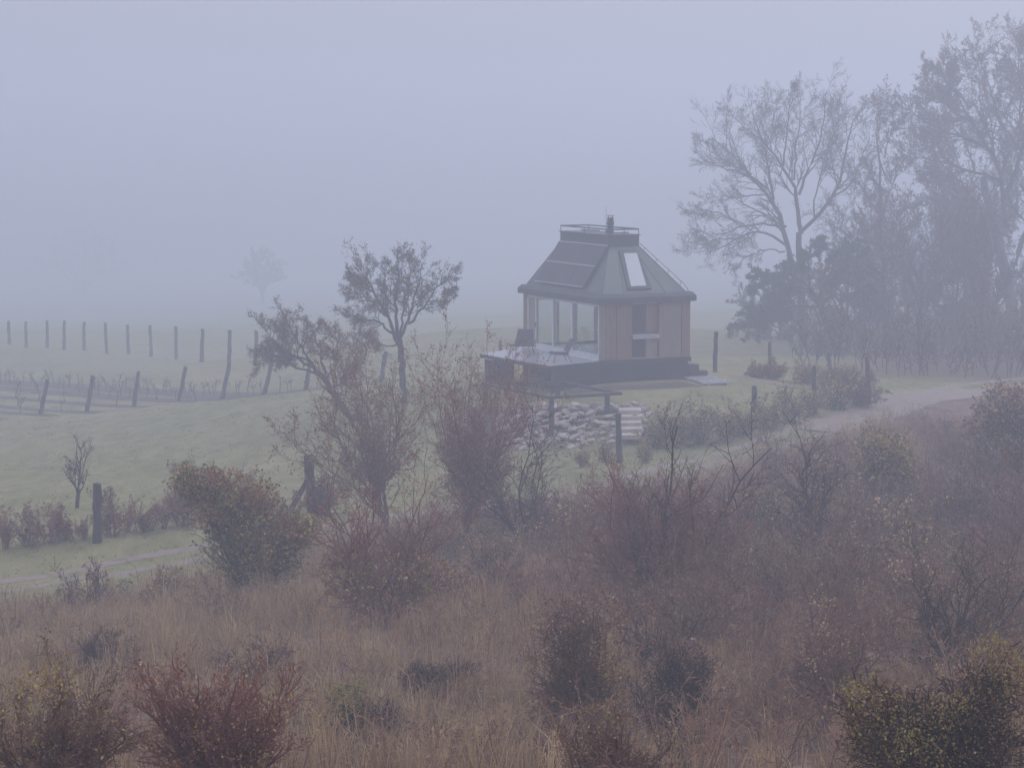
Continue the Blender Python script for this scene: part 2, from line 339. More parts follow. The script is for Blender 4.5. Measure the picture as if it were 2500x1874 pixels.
def panel(x0, x1, z0=1.0, z1=WT - .04, y=0, m='larch', pitch=.062):   # a field of upright battens on a backing board
    mb = MB(); mb.box(x0, x1, y + .02, y + .10, z0, z1); n = max(1, int((x1 - x0) / pitch)); p = (x1 - x0) / n
    rnd = random.Random(int(x0 * 1000))
    for i in range(n):
        d = rnd.uniform(-.006, .006); mb.box(x0 + i * p + .006, x0 + (i + 1) * p - .006, y - .018 + d, y + .015 + d, z0 + .01, z1 - .01)
    return mb.build('cladding_panel', M[m], cab)
panel(.0, .265, m='larch_pale'); panel(.28, .80); panel(.83, 1.57); panel(2.95, 4.02, m='larch_pale'); panel(4.06, LX)
MB().box(1.6, 2.92, .30, .36, 1.0, WT - .04).build('recess_back', M['larch'], cab)
MB().box(1.585, 1.60, .0, .36, 1.0, WT - .04).box(2.92, 2.935, 0, .36, 1.0, WT - .04).build('recess_lining', M['larch'], cab)
wn = MB().box(1.62, 2.34, .2, .26, 2.14, 3.44).build('window', M['metal_dark'], cab)
MB().box(1.68, 2.28, .185, .20, 2.2, 3.38).build('pane', M['glass_dark'], wn)
MB().box(2.36, 2.91, .16, .22, 2.14, 3.44).build('shutter', M['larch'], cab)
MB().box(1.6, 2.92, -.10, .30, 1.88, 2.07).build('shelf', M['grey_wood'], cab, .01)
MB().box(1.62, 2.30, .22, .28, 1.1, 1.85).build('niche_back', M['plinth'], cab)
MB().box(2.33, 2.91, .10, .18, 1.05, 1.87).build('niche_door', M['larch_pale'], cab)
MB().box(1.6, 2.92, -.03, .3, 1.0, 1.05).build('niche_sill', M['larch_pale'], cab)
# far long side, far end
mb = MB(); mb.box(LX - .12, LX, .05, LY, 1.0, WT - .04).build('side_wall', M['larch'], cab)
MB().box(0, .58, LY - .12, LY, 1.0, WT - .04).box(3.75, LX - .13, LY - .12, LY, 1.0, WT - .04).box(.58, 3.75, LY - .12, LY, 3.22, WT - .04).build('end_wall', M['larch'], cab)
ew = MB().box(.58, 3.75, LY - .1, LY - .02, 1.0, 1.14).build('end_window', M['metal_dark'], cab)
MB().box(.58, 3.75, LY - .1, LY - .02, 3.12, 3.22).build('head_rail', M['metal_dark'], ew)
for x in (.66, 1.72, 2.66, 3.67):
    MB().box(x - .055, x + .055, LY - .11, LY - .03, 1.14, 3.12).build('mullion', M['cushion'], ew)
for x0, x1 in ((.715, 1.665), (1.775, 2.605), (2.715, 3.615)):
    MB().box(x0, x1, LY - .075, LY - .06, 1.14, 3.12).build('pane', M['glass'], ew)
# glazed side
panel_y = MB().box(.0, .08, 7.06, LY, 1.0, WT - .04).build('corner_board', M['larch'], cab)
sl = MB().box(-.02, .10, .03, 7.04, 3.32, 3.42).box(-.02, .10, .03, 7.04, 1.0, 1.06).build('sliding_door', M['white_frame'], cab, .008)
for y0, y1 in ((.03, .10), (2.53, 2.66), (4.40, 4.54), (6.13, 6.24), (6.97, 7.04)):
    MB().box(-.018, .098, y0, y1, 1.06, 3.32).build('stile', M['white_frame'], sl)
for i, (y0, y1) in enumerate(((.10, 2.53), (2.66, 4.40), (4.54, 6.13))):
    MB().box(0, .08, y0, y1, 1.06, 1.27).build('bottom_rail', M['white_frame'], sl)
    MB().box(.03, .045, y0, y1, 1.27, 3.32).build('pane', M['glass'], sl)
MB().box(.02, .06, 6.24, 6.97, 1.06, 3.32).build('timber_leaf', M['larch_pale'], sl)
MB().box(-.05, -.02, 6.16, 6.19, 2.0, 2.22).build('handle', M['metal_dark'], sl)
MB().box(-.22, -.025, .03, 7.04, 1.006, 1.05).build('threshold', M['white_frame'], cab)
# eaves, roof
E = .20
def frustum(mb, a, za, b_, zb):           # rectangle a=(x0,x1,y0,y1) at za -> b at zb, sides only
    pa = [(a[0], a[2], za), (a[1], a[2], za), (a[1], a[3], za), (a[0], a[3], za)]; pb = [(b_[0], b_[2], zb), (b_[1], b_[2], zb), (b_[1], b_[3], zb), (b_[0], b_[3], zb)]
    for i in range(4): j = (i + 1) % 4; mb.quad(pa[i], pa[j], pb[j], pb[i])
    return mb
ER = (-E, LX + E, -E, LY + E); EI = (-E + .13, LX + E - .13, -E + .13, LY + E - .13)
PB = (.20, LX - .22, .04, LY + .05); ZB = 3.90
PT = (1.50, 2.98, 1.95, 6.75); ZP = 5.78; ZT = 6.27
fs = MB(); frustum(fs, ER, 3.46, ER, 3.70); frustum(fs, ER, 3.70, EI, 3.86); frustum(fs, (.04, LX - .04, .04, LY - .04), 3.458, ER, 3.46)
fs.quad((EI[0], EI[2], 3.86), (EI[1], EI[2], 3.86), (EI[1], EI[3], 3.86), (EI[0], EI[3], 3.86)); fs.build('eaves_fascia', M['fascia'], cab)
rf = frustum(MB(), PB, 3.862, PT, ZP).build('roof', M['metal_roof'], cab)
def seam(a, b_): return MB().bar(a, b_, .018, k=6).build('roof_seam', M['metal_roof'], rf)
for t in (.25, .75):
    seam((PB[0] * (1 - t) + PB[1] * t, PB[2], 3.87), (PT[0] * (1 - t) + PT[1] * t, PT[2], ZP))
cornersB = [(PB[0], PB[2]), (PB[1], PB[2]), (PB[1], PB[3]), (PB[0], PB[3])]; cornersT = [(PT[0], PT[2]), (PT[1], PT[2]), (PT[1], PT[3]), (PT[0], PT[3])]
for a, b_ in zip(cornersB, cornersT): seam((*a, 3.87), (*b_, ZP))
up = MB(); frustum(up, PT, ZP, PT, ZT); up.box(PT[0] - .05, PT[1] + .05, PT[2] - .05, PT[3] + .05, ZT, ZT + .035)
pl = up.build('roof_platform', M['fascia'], cab)
# rail
RZ = ZT + .27; rl = []
rc4 = [(PT[0] + .02, PT[2] + .02), (PT[1] - .02, PT[2] + .02), (PT[1] - .02, PT[3] - .02), (PT[0] + .02, PT[3] - .02)]
rail = MB()
for i in range(4): j = (i + 1) % 4; rail.bar((*rc4[i], RZ), (*rc4[j], RZ), .035)
rail.build('top_rail', M['metal_dark'], pl)
for t, i in ((0, 0), (0, 1), (0, 2), (0, 3), (.5, 0), (.5, 3), (.5, 1)):
    j = (i + 1) % 4; x, y = [rc4[i][k] * (1 - t) + rc4[j][k] * t for k in (0, 1)]
    MB().bar((x, y, ZT + .03), (x, y, RZ), .018).build('rail_post', M['metal_dark'], pl)
MB().bar((2.0, 5.6, ZT + .12), (2.3, 4.4, ZT + .12), .025).build('cross_bar', M['metal_dark'], pl)
MB().bar((1.9, 2.3, ZT + .10), (2.8, 2.6, ZT + .10), .025).build('cross_bar', M['metal_dark'], pl)
# chimney and aerial
cx, cyy = 2.02, 2.85
ch = MB().lathe((cx, cyy, ZT), [(0, .03), (.15, .03), (.15, .36), (.135, .40), (.165, .47), (.165, .56), (.135, .63), (.15, .68), (.15, .74), (.12, .76), (0, .76)], 14).build('chimney', M['metal_dark'], cab)
MB().lathe((cx, cyy, ZT), [(0, .83), (.17, .83), (.17, .85), (0, .86)], 12).build('cowl', M['metal_dark'], ch)
for k in range(4):
    t = k * math.pi / 2 + .4; MB().bar((cx + .12 * math.cos(t), cyy + .12 * math.sin(t), ZT + .74), (cx + .13 * math.cos(t), cyy + .13 * math.sin(t), ZT + .84), .012).build('cowl_strut', M['metal_dark'], ch)
MB().bar((2.2, 3.6, ZT), (2.2, 3.6, ZT + 1.25), .014, .006).bar((2.2, 3.6, ZT), (2.2, 3.6, ZT + .25), .03).build('aerial', M['metal_dark'], cab)
# solar array on the glazed side's roof face: 3 x 2 modules lying along the slope, raised on rails
n0, n1 = np.array([PT[0], 0, ZP]), np.array([PB[0], 0, 3.88])
def slope(t, y, h=0):      # t = 0 top, 1 bottom of the roof face; h = height off the face
    p = n0 * (1 - t) + n1 * t; d = n1 - n0; nn = np.array([d[2], 0, -d[0]]); nn /= np.linalg.norm(nn)
    if nn[2] < 0: nn = -nn
    p = p + nn * h; return (p[0], y, p[2])
YS = (1.98, 6.72)
so = MB(); so.quad(slope(.0, YS[0], .0), slope(.93, YS[0], 0), slope(.93, YS[1], 0), slope(.0, YS[1], 0)); so = None
arr = empty('solar_array', (0, 0, 0)); arr.parent = cab
for r_i in range(2):
    for k in range(3):
        t0, t1 = .01 + r_i * .465, .01 + r_i * .465 + .455; y0 = YS[0] + k * 1.58; y1 = y0 + 1.565
        mb = MB(); mb.hexa([slope(t1, y0, .06), slope(t1, y1, .06), slope(t0, y1, .06), slope(t0, y0, .06), slope(t1, y0, .10), slope(t1, y1, .10), slope(t0, y1, .10), slope(t0, y0, .10)])
        sm = mb.build('solar_module', M['solar'], arr)
for t in (.0, .468, .938):
    MB().bar(slope(t, YS[0], .105), slope(t, YS[1] - .01, .105), .022).build('mounting_rail', M['alu'], arr)
MB().hexa([slope(.94, YS[0] - .05, .0), slope(.94, YS[0] - .01, .0), slope(0, YS[0] - .01, .0), slope(0, YS[0] - .05, .0), slope(.94, YS[0] - .05, .10), slope(.94, YS[0] - .01, .10), slope(0, YS[0] - .01, .10), slope(0, YS[0] - .05, .10)]).build('side_skirt', M['fascia'], arr)
# skylight on the near end face
m0, m1 = np.array([0, PT[2], ZP]), np.array([0, PB[2], 3.87])
def face2(x, t, h=0):
    xl = PT[0] * (1 - t) + PB[0] * t; xr = PT[1] * (1 - t) + PB[1] * t
    p = m0 * (1 - t) + m1 * t; d = m1 - m0; nn = np.array([0, d[2], -d[1]]); nn /= np.linalg.norm(nn)
    if nn[2] < 0: nn = -nn
    return (xl * (1 - x) + xr * x + nn[0] * h, p[1] + nn[1] * h, p[2] + nn[2] * h)
def slab2(x0a, x1a, ta, x0b, x1b, tb, h0, h1):
    return MB().hexa([face2(x0b, tb, h0), face2(x1b, tb, h0), face2(x1a, ta, h0), face2(x0a, ta, h0), face2(x0b, tb, h1), face2(x1b, tb, h1), face2(x1a, ta, h1), face2(x0a, ta, h1)])
skl = slab2(.28, .80, .10, .30, .60, .93, .005, .07).build('skylight', M['fascia'], cab)
slab2(.38, .72, .17, .345, .545, .88, .071, .085).build('pane', M['glass_sky'], skl)
# ladder rail down the right hip
a3, b3 = np.array([*cornersB[1], 3.88]), np.array([*cornersT[1], ZP]); ld = MB(); prev = None
for t, h in ((-.06, .02), (-.02, .16), (.06, .22), (.3, .20), (.6, .17), (.9, .14), (1.0, .12)):
    p = a3 * (1 - t) + b3 * t + np.array([.03, -.03, h])
    if prev is not None: ld.bar(prev, p, .014)
    prev = p
for t in (.12, .38, .64, .9):
    p = a3 * (1 - t) + b3 * t; ld.bar(p, p + np.array([.03, -.03, .19 - .05 * t]), .012)
ld.build('hip_handrail', M['metal_dark'], cab)
# deck: a wet flared platform in front of the glazing
dk = [loc(1171, 863, DECK), loc(1341, 893, DECK), np.array([-.01, -.0, DECK]), np.array([-.01, 7.3, DECK])]
bot = [p - np.array([0, 0, .13]) for p in dk]
MB().hexa([*[tuple(p) for p in bot], *[tuple(p) for p in dk]]).build('deck', M['deck'], cab)
def edge(a, b_, zt, h, th=.08):
    a, b_ = np.array(a[:2]), np.array(b_[:2]); d = (b_ - a) / np.linalg.norm(b_ - a); n = np.array([d[1], -d[0]])
    P = [a, b_, b_ + n * th, a + n * th]
    return MB().hexa([(*p, zt - h) for p in P] + [(*p, zt) for p in P])
edge(dk[1], dk[0], .985, .17).build('deck_beam', M['plinth'], cab); 
edge(dk[1], (0, -.06), .985, .30, -.08).build('deck_beam', M['plinth'], cab)
wlb = edge(dk[1] * .96, (.03, -.02), .68, 1.6, -.04); wlb.build('deck_skirt', M['plinth'], cab)
for px, py in ((1206, 880), (1275, 886), (1330, 892)):
    q = loc(px, py, .84); q[0] += .15
    MB().box(q[0] - .08, q[0] + .08, q[1] - .08, q[1] + .08, -2.0, .86).build('deck_post', M['plinth'], cab)
# steps at the far corner
for k, (x0, x1, z1) in enumerate(((LX + .06, LX + .62, .62), (LX + .06, LX + .98, .33))):
    MB().box(x0, x1, .25 - .15 * k, 1.55 + .1 * k, -.4, z1).build('doorstep', M['post'], cab, .01)

def cabw(p):                # cabin coordinates -> world
    c, s = math.cos(AZ), math.sin(AZ); return np.array([c0[0] + p[0] * c - p[1] * s, c0[1] + p[0] * s + p[1] * c, p[2]])
# furniture
def lounge_chair(name, label, p, rz, backtilt, cushion):
    o = empty(name, p, rz); tag(o, label, 'chair', 'chairs on the deck')
    MB().hexa([(-.36, -.36, .36), (.36, -.36, .36), (.30, .30, .30), (-.30, .30, .30), (-.40, -.38, .43), (.40, -.38, .43), (.32, .32, .38), (-.32, .32, .38)]).build('seat', M['chair'], o, .02)
    if cushion: MB().box(-.28, .28, -.34, .2, .435, .51).build('cushion', M['cushion'], o, .03)
    b = backtilt
    MB().hexa([(-.34, .22, .36), (.34, .22, .36), (.34, .28, .36), (-.34, .28, .36), (-.26, .22 + b, .98), (.26, .22 + b, .98), (.26, .27 + b, .98), (-.26, .27 + b, .98)]).build('backrest', M['chair'], o, .02)
    for sx in (-1, 1):
        MB().bar((sx * .30, -.28, .36), (sx * .38, -.40, 0), .018).build('leg', M['metal_dark'], o)
        MB().bar((sx * .28, .25, .34), (sx * .33, .45, 0), .018).build('leg', M['metal_dark'], o)
    return o
p1 = on_plane(1272, 868, DECK) + np.array([.05, .45, 0])
lounge_chair('lounge_chair', 'dark lounge chair facing out on the deck beside the timber door leaf', (p1[0], p1[1], DECK), R(-16), .24, False).scale = (1.3, 1.15, 1.12)
p2 = on_plane(1366, 884, DECK)
lounge_chair('lounge_chair', 'dark lounge chair with pale cushion, turned sideways by the glass', (p2[0], p2[1] + .1, DECK), R(-72), .34, True)
# interior
tq = cabw((2.1, 3.6, 1.02)); t = empty('bar_table', tq); tag(t, 'tall round table on thin splayed legs inside the cabin window', 'table')
MB().lathe((0, 0, 0), [(0, .93), (.36, .93), (.37, .95), (.36, .97), (0, .97)], 20).build('table_top', M['alu'], t)
for k in range(3):
    a = k * 2.1 + .3; MB().bar((.1 * math.cos(a), .1 * math.sin(a), .93), (.36 * math.cos(a), .36 * math.sin(a), 0), .016).build('leg', M['metal_dark'], t)
MB().lathe((0, 0, 0), [(0, .45), (.2, .45), (.2, .47), (0, .47)], 14).build('shelf', M['wood_green'], t)
tq = cabw((1.05, 3.9, 1.02)); t = empty('folding_chair', tq, R(70)); tag(t, 'folding chair with crossed legs standing indoors behind the glass', 'chair')
MB().box(-.2, .2, -.2, .2, .44, .47).build('seat', M['chair'], t, .01)
MB().box(-.2, .2, .2, .23, .75, 1.05).build('backrest', M['chair'], t, .02)
for sx in (-.19, .19):
    MB().bar((sx, .22, 1.0), (sx, -.28, 0), .016).build('leg', M['wood_green'], t); MB().bar((sx, -.2, .46), (sx, .32, 0), .016).build('leg', M['wood_green'], t)
tq = cabw((.75, .75, 1.02)); t = empty('wood_stove', tq, AZ); tag(t, 'black upright wood stove inside the cabin corner by the glazing', 'stove')
MB().box(-.2, .2, -.2, .2, .06, 1.1).build('body', M['plinth'], t, .02); MB().box(-.215, -.2, -.14, .14, .3, .62).build('stove_door', M['glass_dark'], t)
MB().bar((0, 0, 1.1), (0, 0, 2.38), .07, k=10).build('flue', M['metal_dark'], t); MB().box(-.16, .16, -.16, .16, 0, .06).build('base', M['plinth'], t)

# box under the deck
q = on_plane(1219, 900, .4); bx = empty('storage_box', (q[0], q[1] + .3, tz(q[0], q[1] + .3)[0]), R(20)); tag(bx, 'dark storage box with pale wet lid under the deck', 'box')
hz = .80 - bx.location.z
MB().box(-.55, .55, -.4, .4, -.1, hz).build('body', M['plinth'], bx); MB().box(-.62, .58, -.45, .45, hz + .004, hz + .05).build('lid', M['grey_wood'], bx)
# slatted duckboard on the lawn
q = ground(1716, 929); db = empty('duckboard', (q[0], q[1], q[2] + .05), AZ); tag(db, 'wet slatted wooden duckboard lying on the lawn by the steps', 'duckboard')
for k in range(7):
    dz = tz(*(np.array([q[0], q[1]]) + np.array([-math.sin(AZ), math.cos(AZ)]) * (-1.2 + k * .4)))[0] - q[2]
    MB().box(-.75 + .04 * (k % 3), .7 + .05 * (k % 2), -1.3 + k * .4, -1.08 + k * .4, dz + .03, dz + .08).build('slat', M['grey_wood'], db)
MB().box(-.5, -.42, -1.3, 1.5, -.14, .02).box(.42, .5, -1.3, 1.5, -.14, .02).build('bearer', M['grey_wood'], db)

# pergola below the deck
pz = on_plane(1340, 975, .3)
DZ = CZ + ray(1342, 972)[2] * 92.0
A_, B_, C_ = on_plane(1342, 974, DZ), on_plane(1512, 964, DZ), on_plane(1178, 940, DZ)
D_ = B_ + (C_ - A_) * .8
pg = empty('steel_pergola', (A_[0], A_[1], tz(A_[0], A_[1])[0])); tag(pg, 'low dark steel frame on posts standing over the stone wall', 'pergola')
o_ = np.array(pg.location)
def beam(a, b_, name, hh=.12, th=.07):
    a, b_ = a - o_, b_ - o_; d = (b_ - a); d = d / np.linalg.norm(d); n = np.array([-d[1], d[0], 0]) * th
    MB().hexa([a - n, b_ - n, b_ + n, a + n, a - n + [0, 0, hh], b_ - n + [0, 0, hh], b_ + n + [0, 0, hh], a + n + [0, 0, hh]]).build(name, M['metal_dark'], pg)
e1 = (B_ - A_) / np.linalg.norm(B_ - A_); e2 = (C_ - A_) / np.linalg.norm(C_ - A_)
beam(A_ - e1 * .1, B_ + e1 * .1, 'beam'); beam(A_ + e2 * .08, C_, 'beam'); beam(B_ + e2 * .15, D_, 'beam'); beam(C_ + e1 * .08, D_, 'beam')
for p, off in ((A_, .14), (B_, -.5), (C_, .2), (D_, -.2)):
    p = p + e1 * off + e2 * .1; p = np.array([p[0], p[1], DZ]); g_ = tz(p[0], p[1])[0]
    if p is not None:
        a = p - o_; MB().box(a[0] - .10, a[0] + .10, a[1] - .10, a[1] + .10, min(g_ - o_[2], 0) - .4, a[2] - .004).build('post', M['metal_dark'], pg)

# stone retaining bank: each stone on its own
def stone_mesh(seed):
    rng = np.random.default_rng(seed); import bmesh
    bm = bmesh.new(); bmesh.ops.create_icosphere(bm, subdivisions=2, radius=.52)
    cuts = [(Vector(rng.normal(size=3)).normalized(), rng.uniform(.24, .40)) for _ in range(13)]
    for v in bm.verts:
        for n, d in cuts:
            h = v.co.dot(n)
            if h > d: v.co -= n * (h - d)
        v.co *= 1 + rng.normal() * .03
    me = bpy.data.meshes.new('stone'); bm.to_mesh(me); bm.free(); me.materials.append(M['stone']); return me
SM = [stone_mesh(i) for i in range(8)]
rng = np.random.default_rng(11)
wl_c = pix(1430, 1040, 91.5); wall = empty('stone_bank', (wl_c[0], wl_c[1], tz(wl_c[0], wl_c[1])[0] - .3)); tag(wall, 'bank of pale rough stones piled below the cabin terrace', 'stone wall')
rows = 14
for r_i in range(rows):
    f = r_i / (rows - 1); x = 1205 + 14 * rng.random()
    while x < 1565:
        wpx = rng.uniform(13, 33); topy = 990 + (1400 - x) * .02; boty = 1118 - max(0, (x - 1400)) * .28
        py = topy + (boty - topy) * f + rng.normal() * 4; d = 93.6 - 3.0 * f + rng.normal() * .12
        p = pix(x + wpx / 2, py, d); s = wpx / F * d
        o = link('stone', SM[rng.integers(8)], wall, p - np.array(wall.location)); o.scale = (s * 1.25, s * rng.uniform(.8, 1.1), s * rng.uniform(.45, .8)); o.rotation_euler = tuple(rng.uniform(-.5, .5, 3))
        x += wpx * .82
bk = []
for f in np.linspace(0, 1, 6):
    bk.append([pix(x, 990 + (1115 - max(0, (x - 1400)) * .28 - 990) * f, 93.9 - 3.0 * f) for x in np.linspace(1140, 1560, 16)])
bk = np.array(bk); ii = np.arange(96).reshape(6, 16)
link('bank_core', raw_mesh('bank_core', bk.reshape(-1, 3) - np.array(wall.location) + np.array([0, .12, -.05]), [np.stack([ii[:-1, :-1], ii[1:, :-1], ii[1:, 1:], ii[:-1, 1:]], -1).reshape(-1, 4)], M['soil']), wall)
st = empty('stone_steps', ground(1540, 1062)); tag(st, 'short flight of flat pale stone slabs at the end of the stone bank', 'steps')
for k in range(5):
    p = pix(1538 + (k % 2) * 5, 1058 - k * 15, 90.5 + .55 * k) - np.array(st.location)
    MB().hexa([(p[0] - .45, p[1] - .3, p[2] - .2), (p[0] + .42, p[1] - .34, p[2] - .2), (p[0] + .45, p[1] + .5, p[2] - .2), (p[0] - .43, p[1] + .5, p[2] - .2), (p[0] - .43, p[1] - .32, p[2] - .02), (p[0] + .46, p[1] - .3, p[2]), (p[0] + .44, p[1] + .5, p[2] + .02), (p[0] - .46, p[1] + .5, p[2])]).build('stone_slab', M['stone'], st, .03)

# ------------------------------------------------------------------ posts
def post_mesh(h, r, seed, name='post'):
    rng = np.random.default_rng(seed); k, n = 8, 7; V = []
    for j in range(n):
        z = -.4 + (h + .4) * j / (n - 1); rr = r * (1.12 - .2 * j / (n - 1)); ox, oy = rng.normal(size=2) * r * .12
        for i in range(k):
            t = 2 * math.pi * i / k; q = rr * (1 + rng.normal() * .07); V.append((ox + q * math.cos(t), oy + q * math.sin(t), z + (rng.normal() * .02 if j == n - 1 else 0)))
    V.append((0, 0, h + .02)); Q = [[j * k + i, j * k + (i + 1) % k, (j + 1) * k + (i + 1) % k, (j + 1) * k + i] for j in range(n - 1) for i in range(k)]
    T = [[(n - 1) * k + i, (n - 1) * k + (i + 1) % k, n * k] for i in range(k)]
    return raw_mesh(name, V, [Q, T], M['post'])
def put_post(name, label, top, base, cat='post', group=None, r=.09, ground_at=None, seed=0):
    g_ = ground(*base) if ground_at is None else at(base[0], ground_at)
    d = g_[1]; t = pix(top[0], top[1], d); v = Vector(t - g_); h = v.length
    o = link(name, post_mesh(h, r, seed), None, g_); o.rotation_mode = 'QUATERNION'; o.rotation_quaternion = Vector((0, 0, 1)).rotation_difference(v)
    return tag(o, label, cat, group)
FP = 'fence posts along the track and lawn'
put_post('fence_post', 'thick upright fence post in the reddish hedge beside the bare sapling', (238, 1180), (237, 1325), 'post', FP, .13, seed=1)
pb = put_post('fence_post', 'braced corner fence post beside a dark brush heap', (752, 1110), (762, 1250), 'post', FP, .15, seed=2)
put_post('fence_post', 'diagonal prop leaning against the braced corner post', (757, 1160), (708, 1248), 'post', FP, .08, seed=3)
put_post('fence_post', 'fence post standing in front of the stone steps', (1509, 1010), (1513, 1130), 'post', FP, .11, seed=4)
put_post('fence_post', 'fence post rising from the hedge below the duckboard', (1841, 942), (1842, 1040), 'post', FP, .11, seed=5)
put_post('fence_post', 'slim capped fence post behind the yellowish hedge', (1987, 895), (1990, 1010), 'post', FP, .09, seed=6)
put_post('fence_post', 'fence post sticking out of the dark brush heap by the gravel path', (2116, 872), (2122, 988), 'post', FP, .10, seed=7)
put_post('fence_post', 'tall lone post on the lawn beside the cabin steps', (1749, 810), (1745, 908), 'post', FP, .10, seed=8)
put_post('fence_post', 'fence post above the reddish bush at the lawn edge', (1879, 836), (1881, 915), 'post', FP, .08, seed=9)
put_post('fence_post', 'short fence post under the leaning evergreen trunk', (2023, 860), (2026, 905), 'post', FP, .10, seed=10)
put_post('fence_post', 'small stump post in the meadow beyond the deck edge', (1222, 830), (1221, 858), 'post', FP, .09, ground_at=125, seed=12)
near_v = [((-6, 936), (-24, 1022)), ((116, 926), (98, 1013)), ((227, 917), (211, 1006)), ((338, 906), (327, 993)), ((454, 895), (436, 980)), ((560, 886), (542, 975)), ((664, 881), (645, 964)), ((758, 880), (746, 953)), ((852, 868), (840, 942)), ((942, 858), (930, 932))]
for i, (t, b_) in enumerate(near_v): put_post('vineyard_post', 'leaning end post of a vineyard row at the meadow edge', t, b_, 'post', 'leaning vineyard end posts', .115, seed=20 + i)
far_v = [(21, 783, 22, 836), (63, 785, 64, 845), (115, 782, 115, 845), (157, 783, 156, 850), (205, 786, 205, 852), (257, 788, 261, 858), (311, 793, 314, 861), (366, 794, 369, 867), (430, 797, 430, 874), (495, 803, 492, 880), (561, 806, 560, 886), (626, 807, 624, 885)]
for i, (a, b_, c, d) in enumerate(far_v): put_post('vineyard_post', 'upright post in the far line across the foggy vineyard', (a, b_), (c, d + 4), 'post', 'upright far vineyard posts', .13, seed=40 + i)

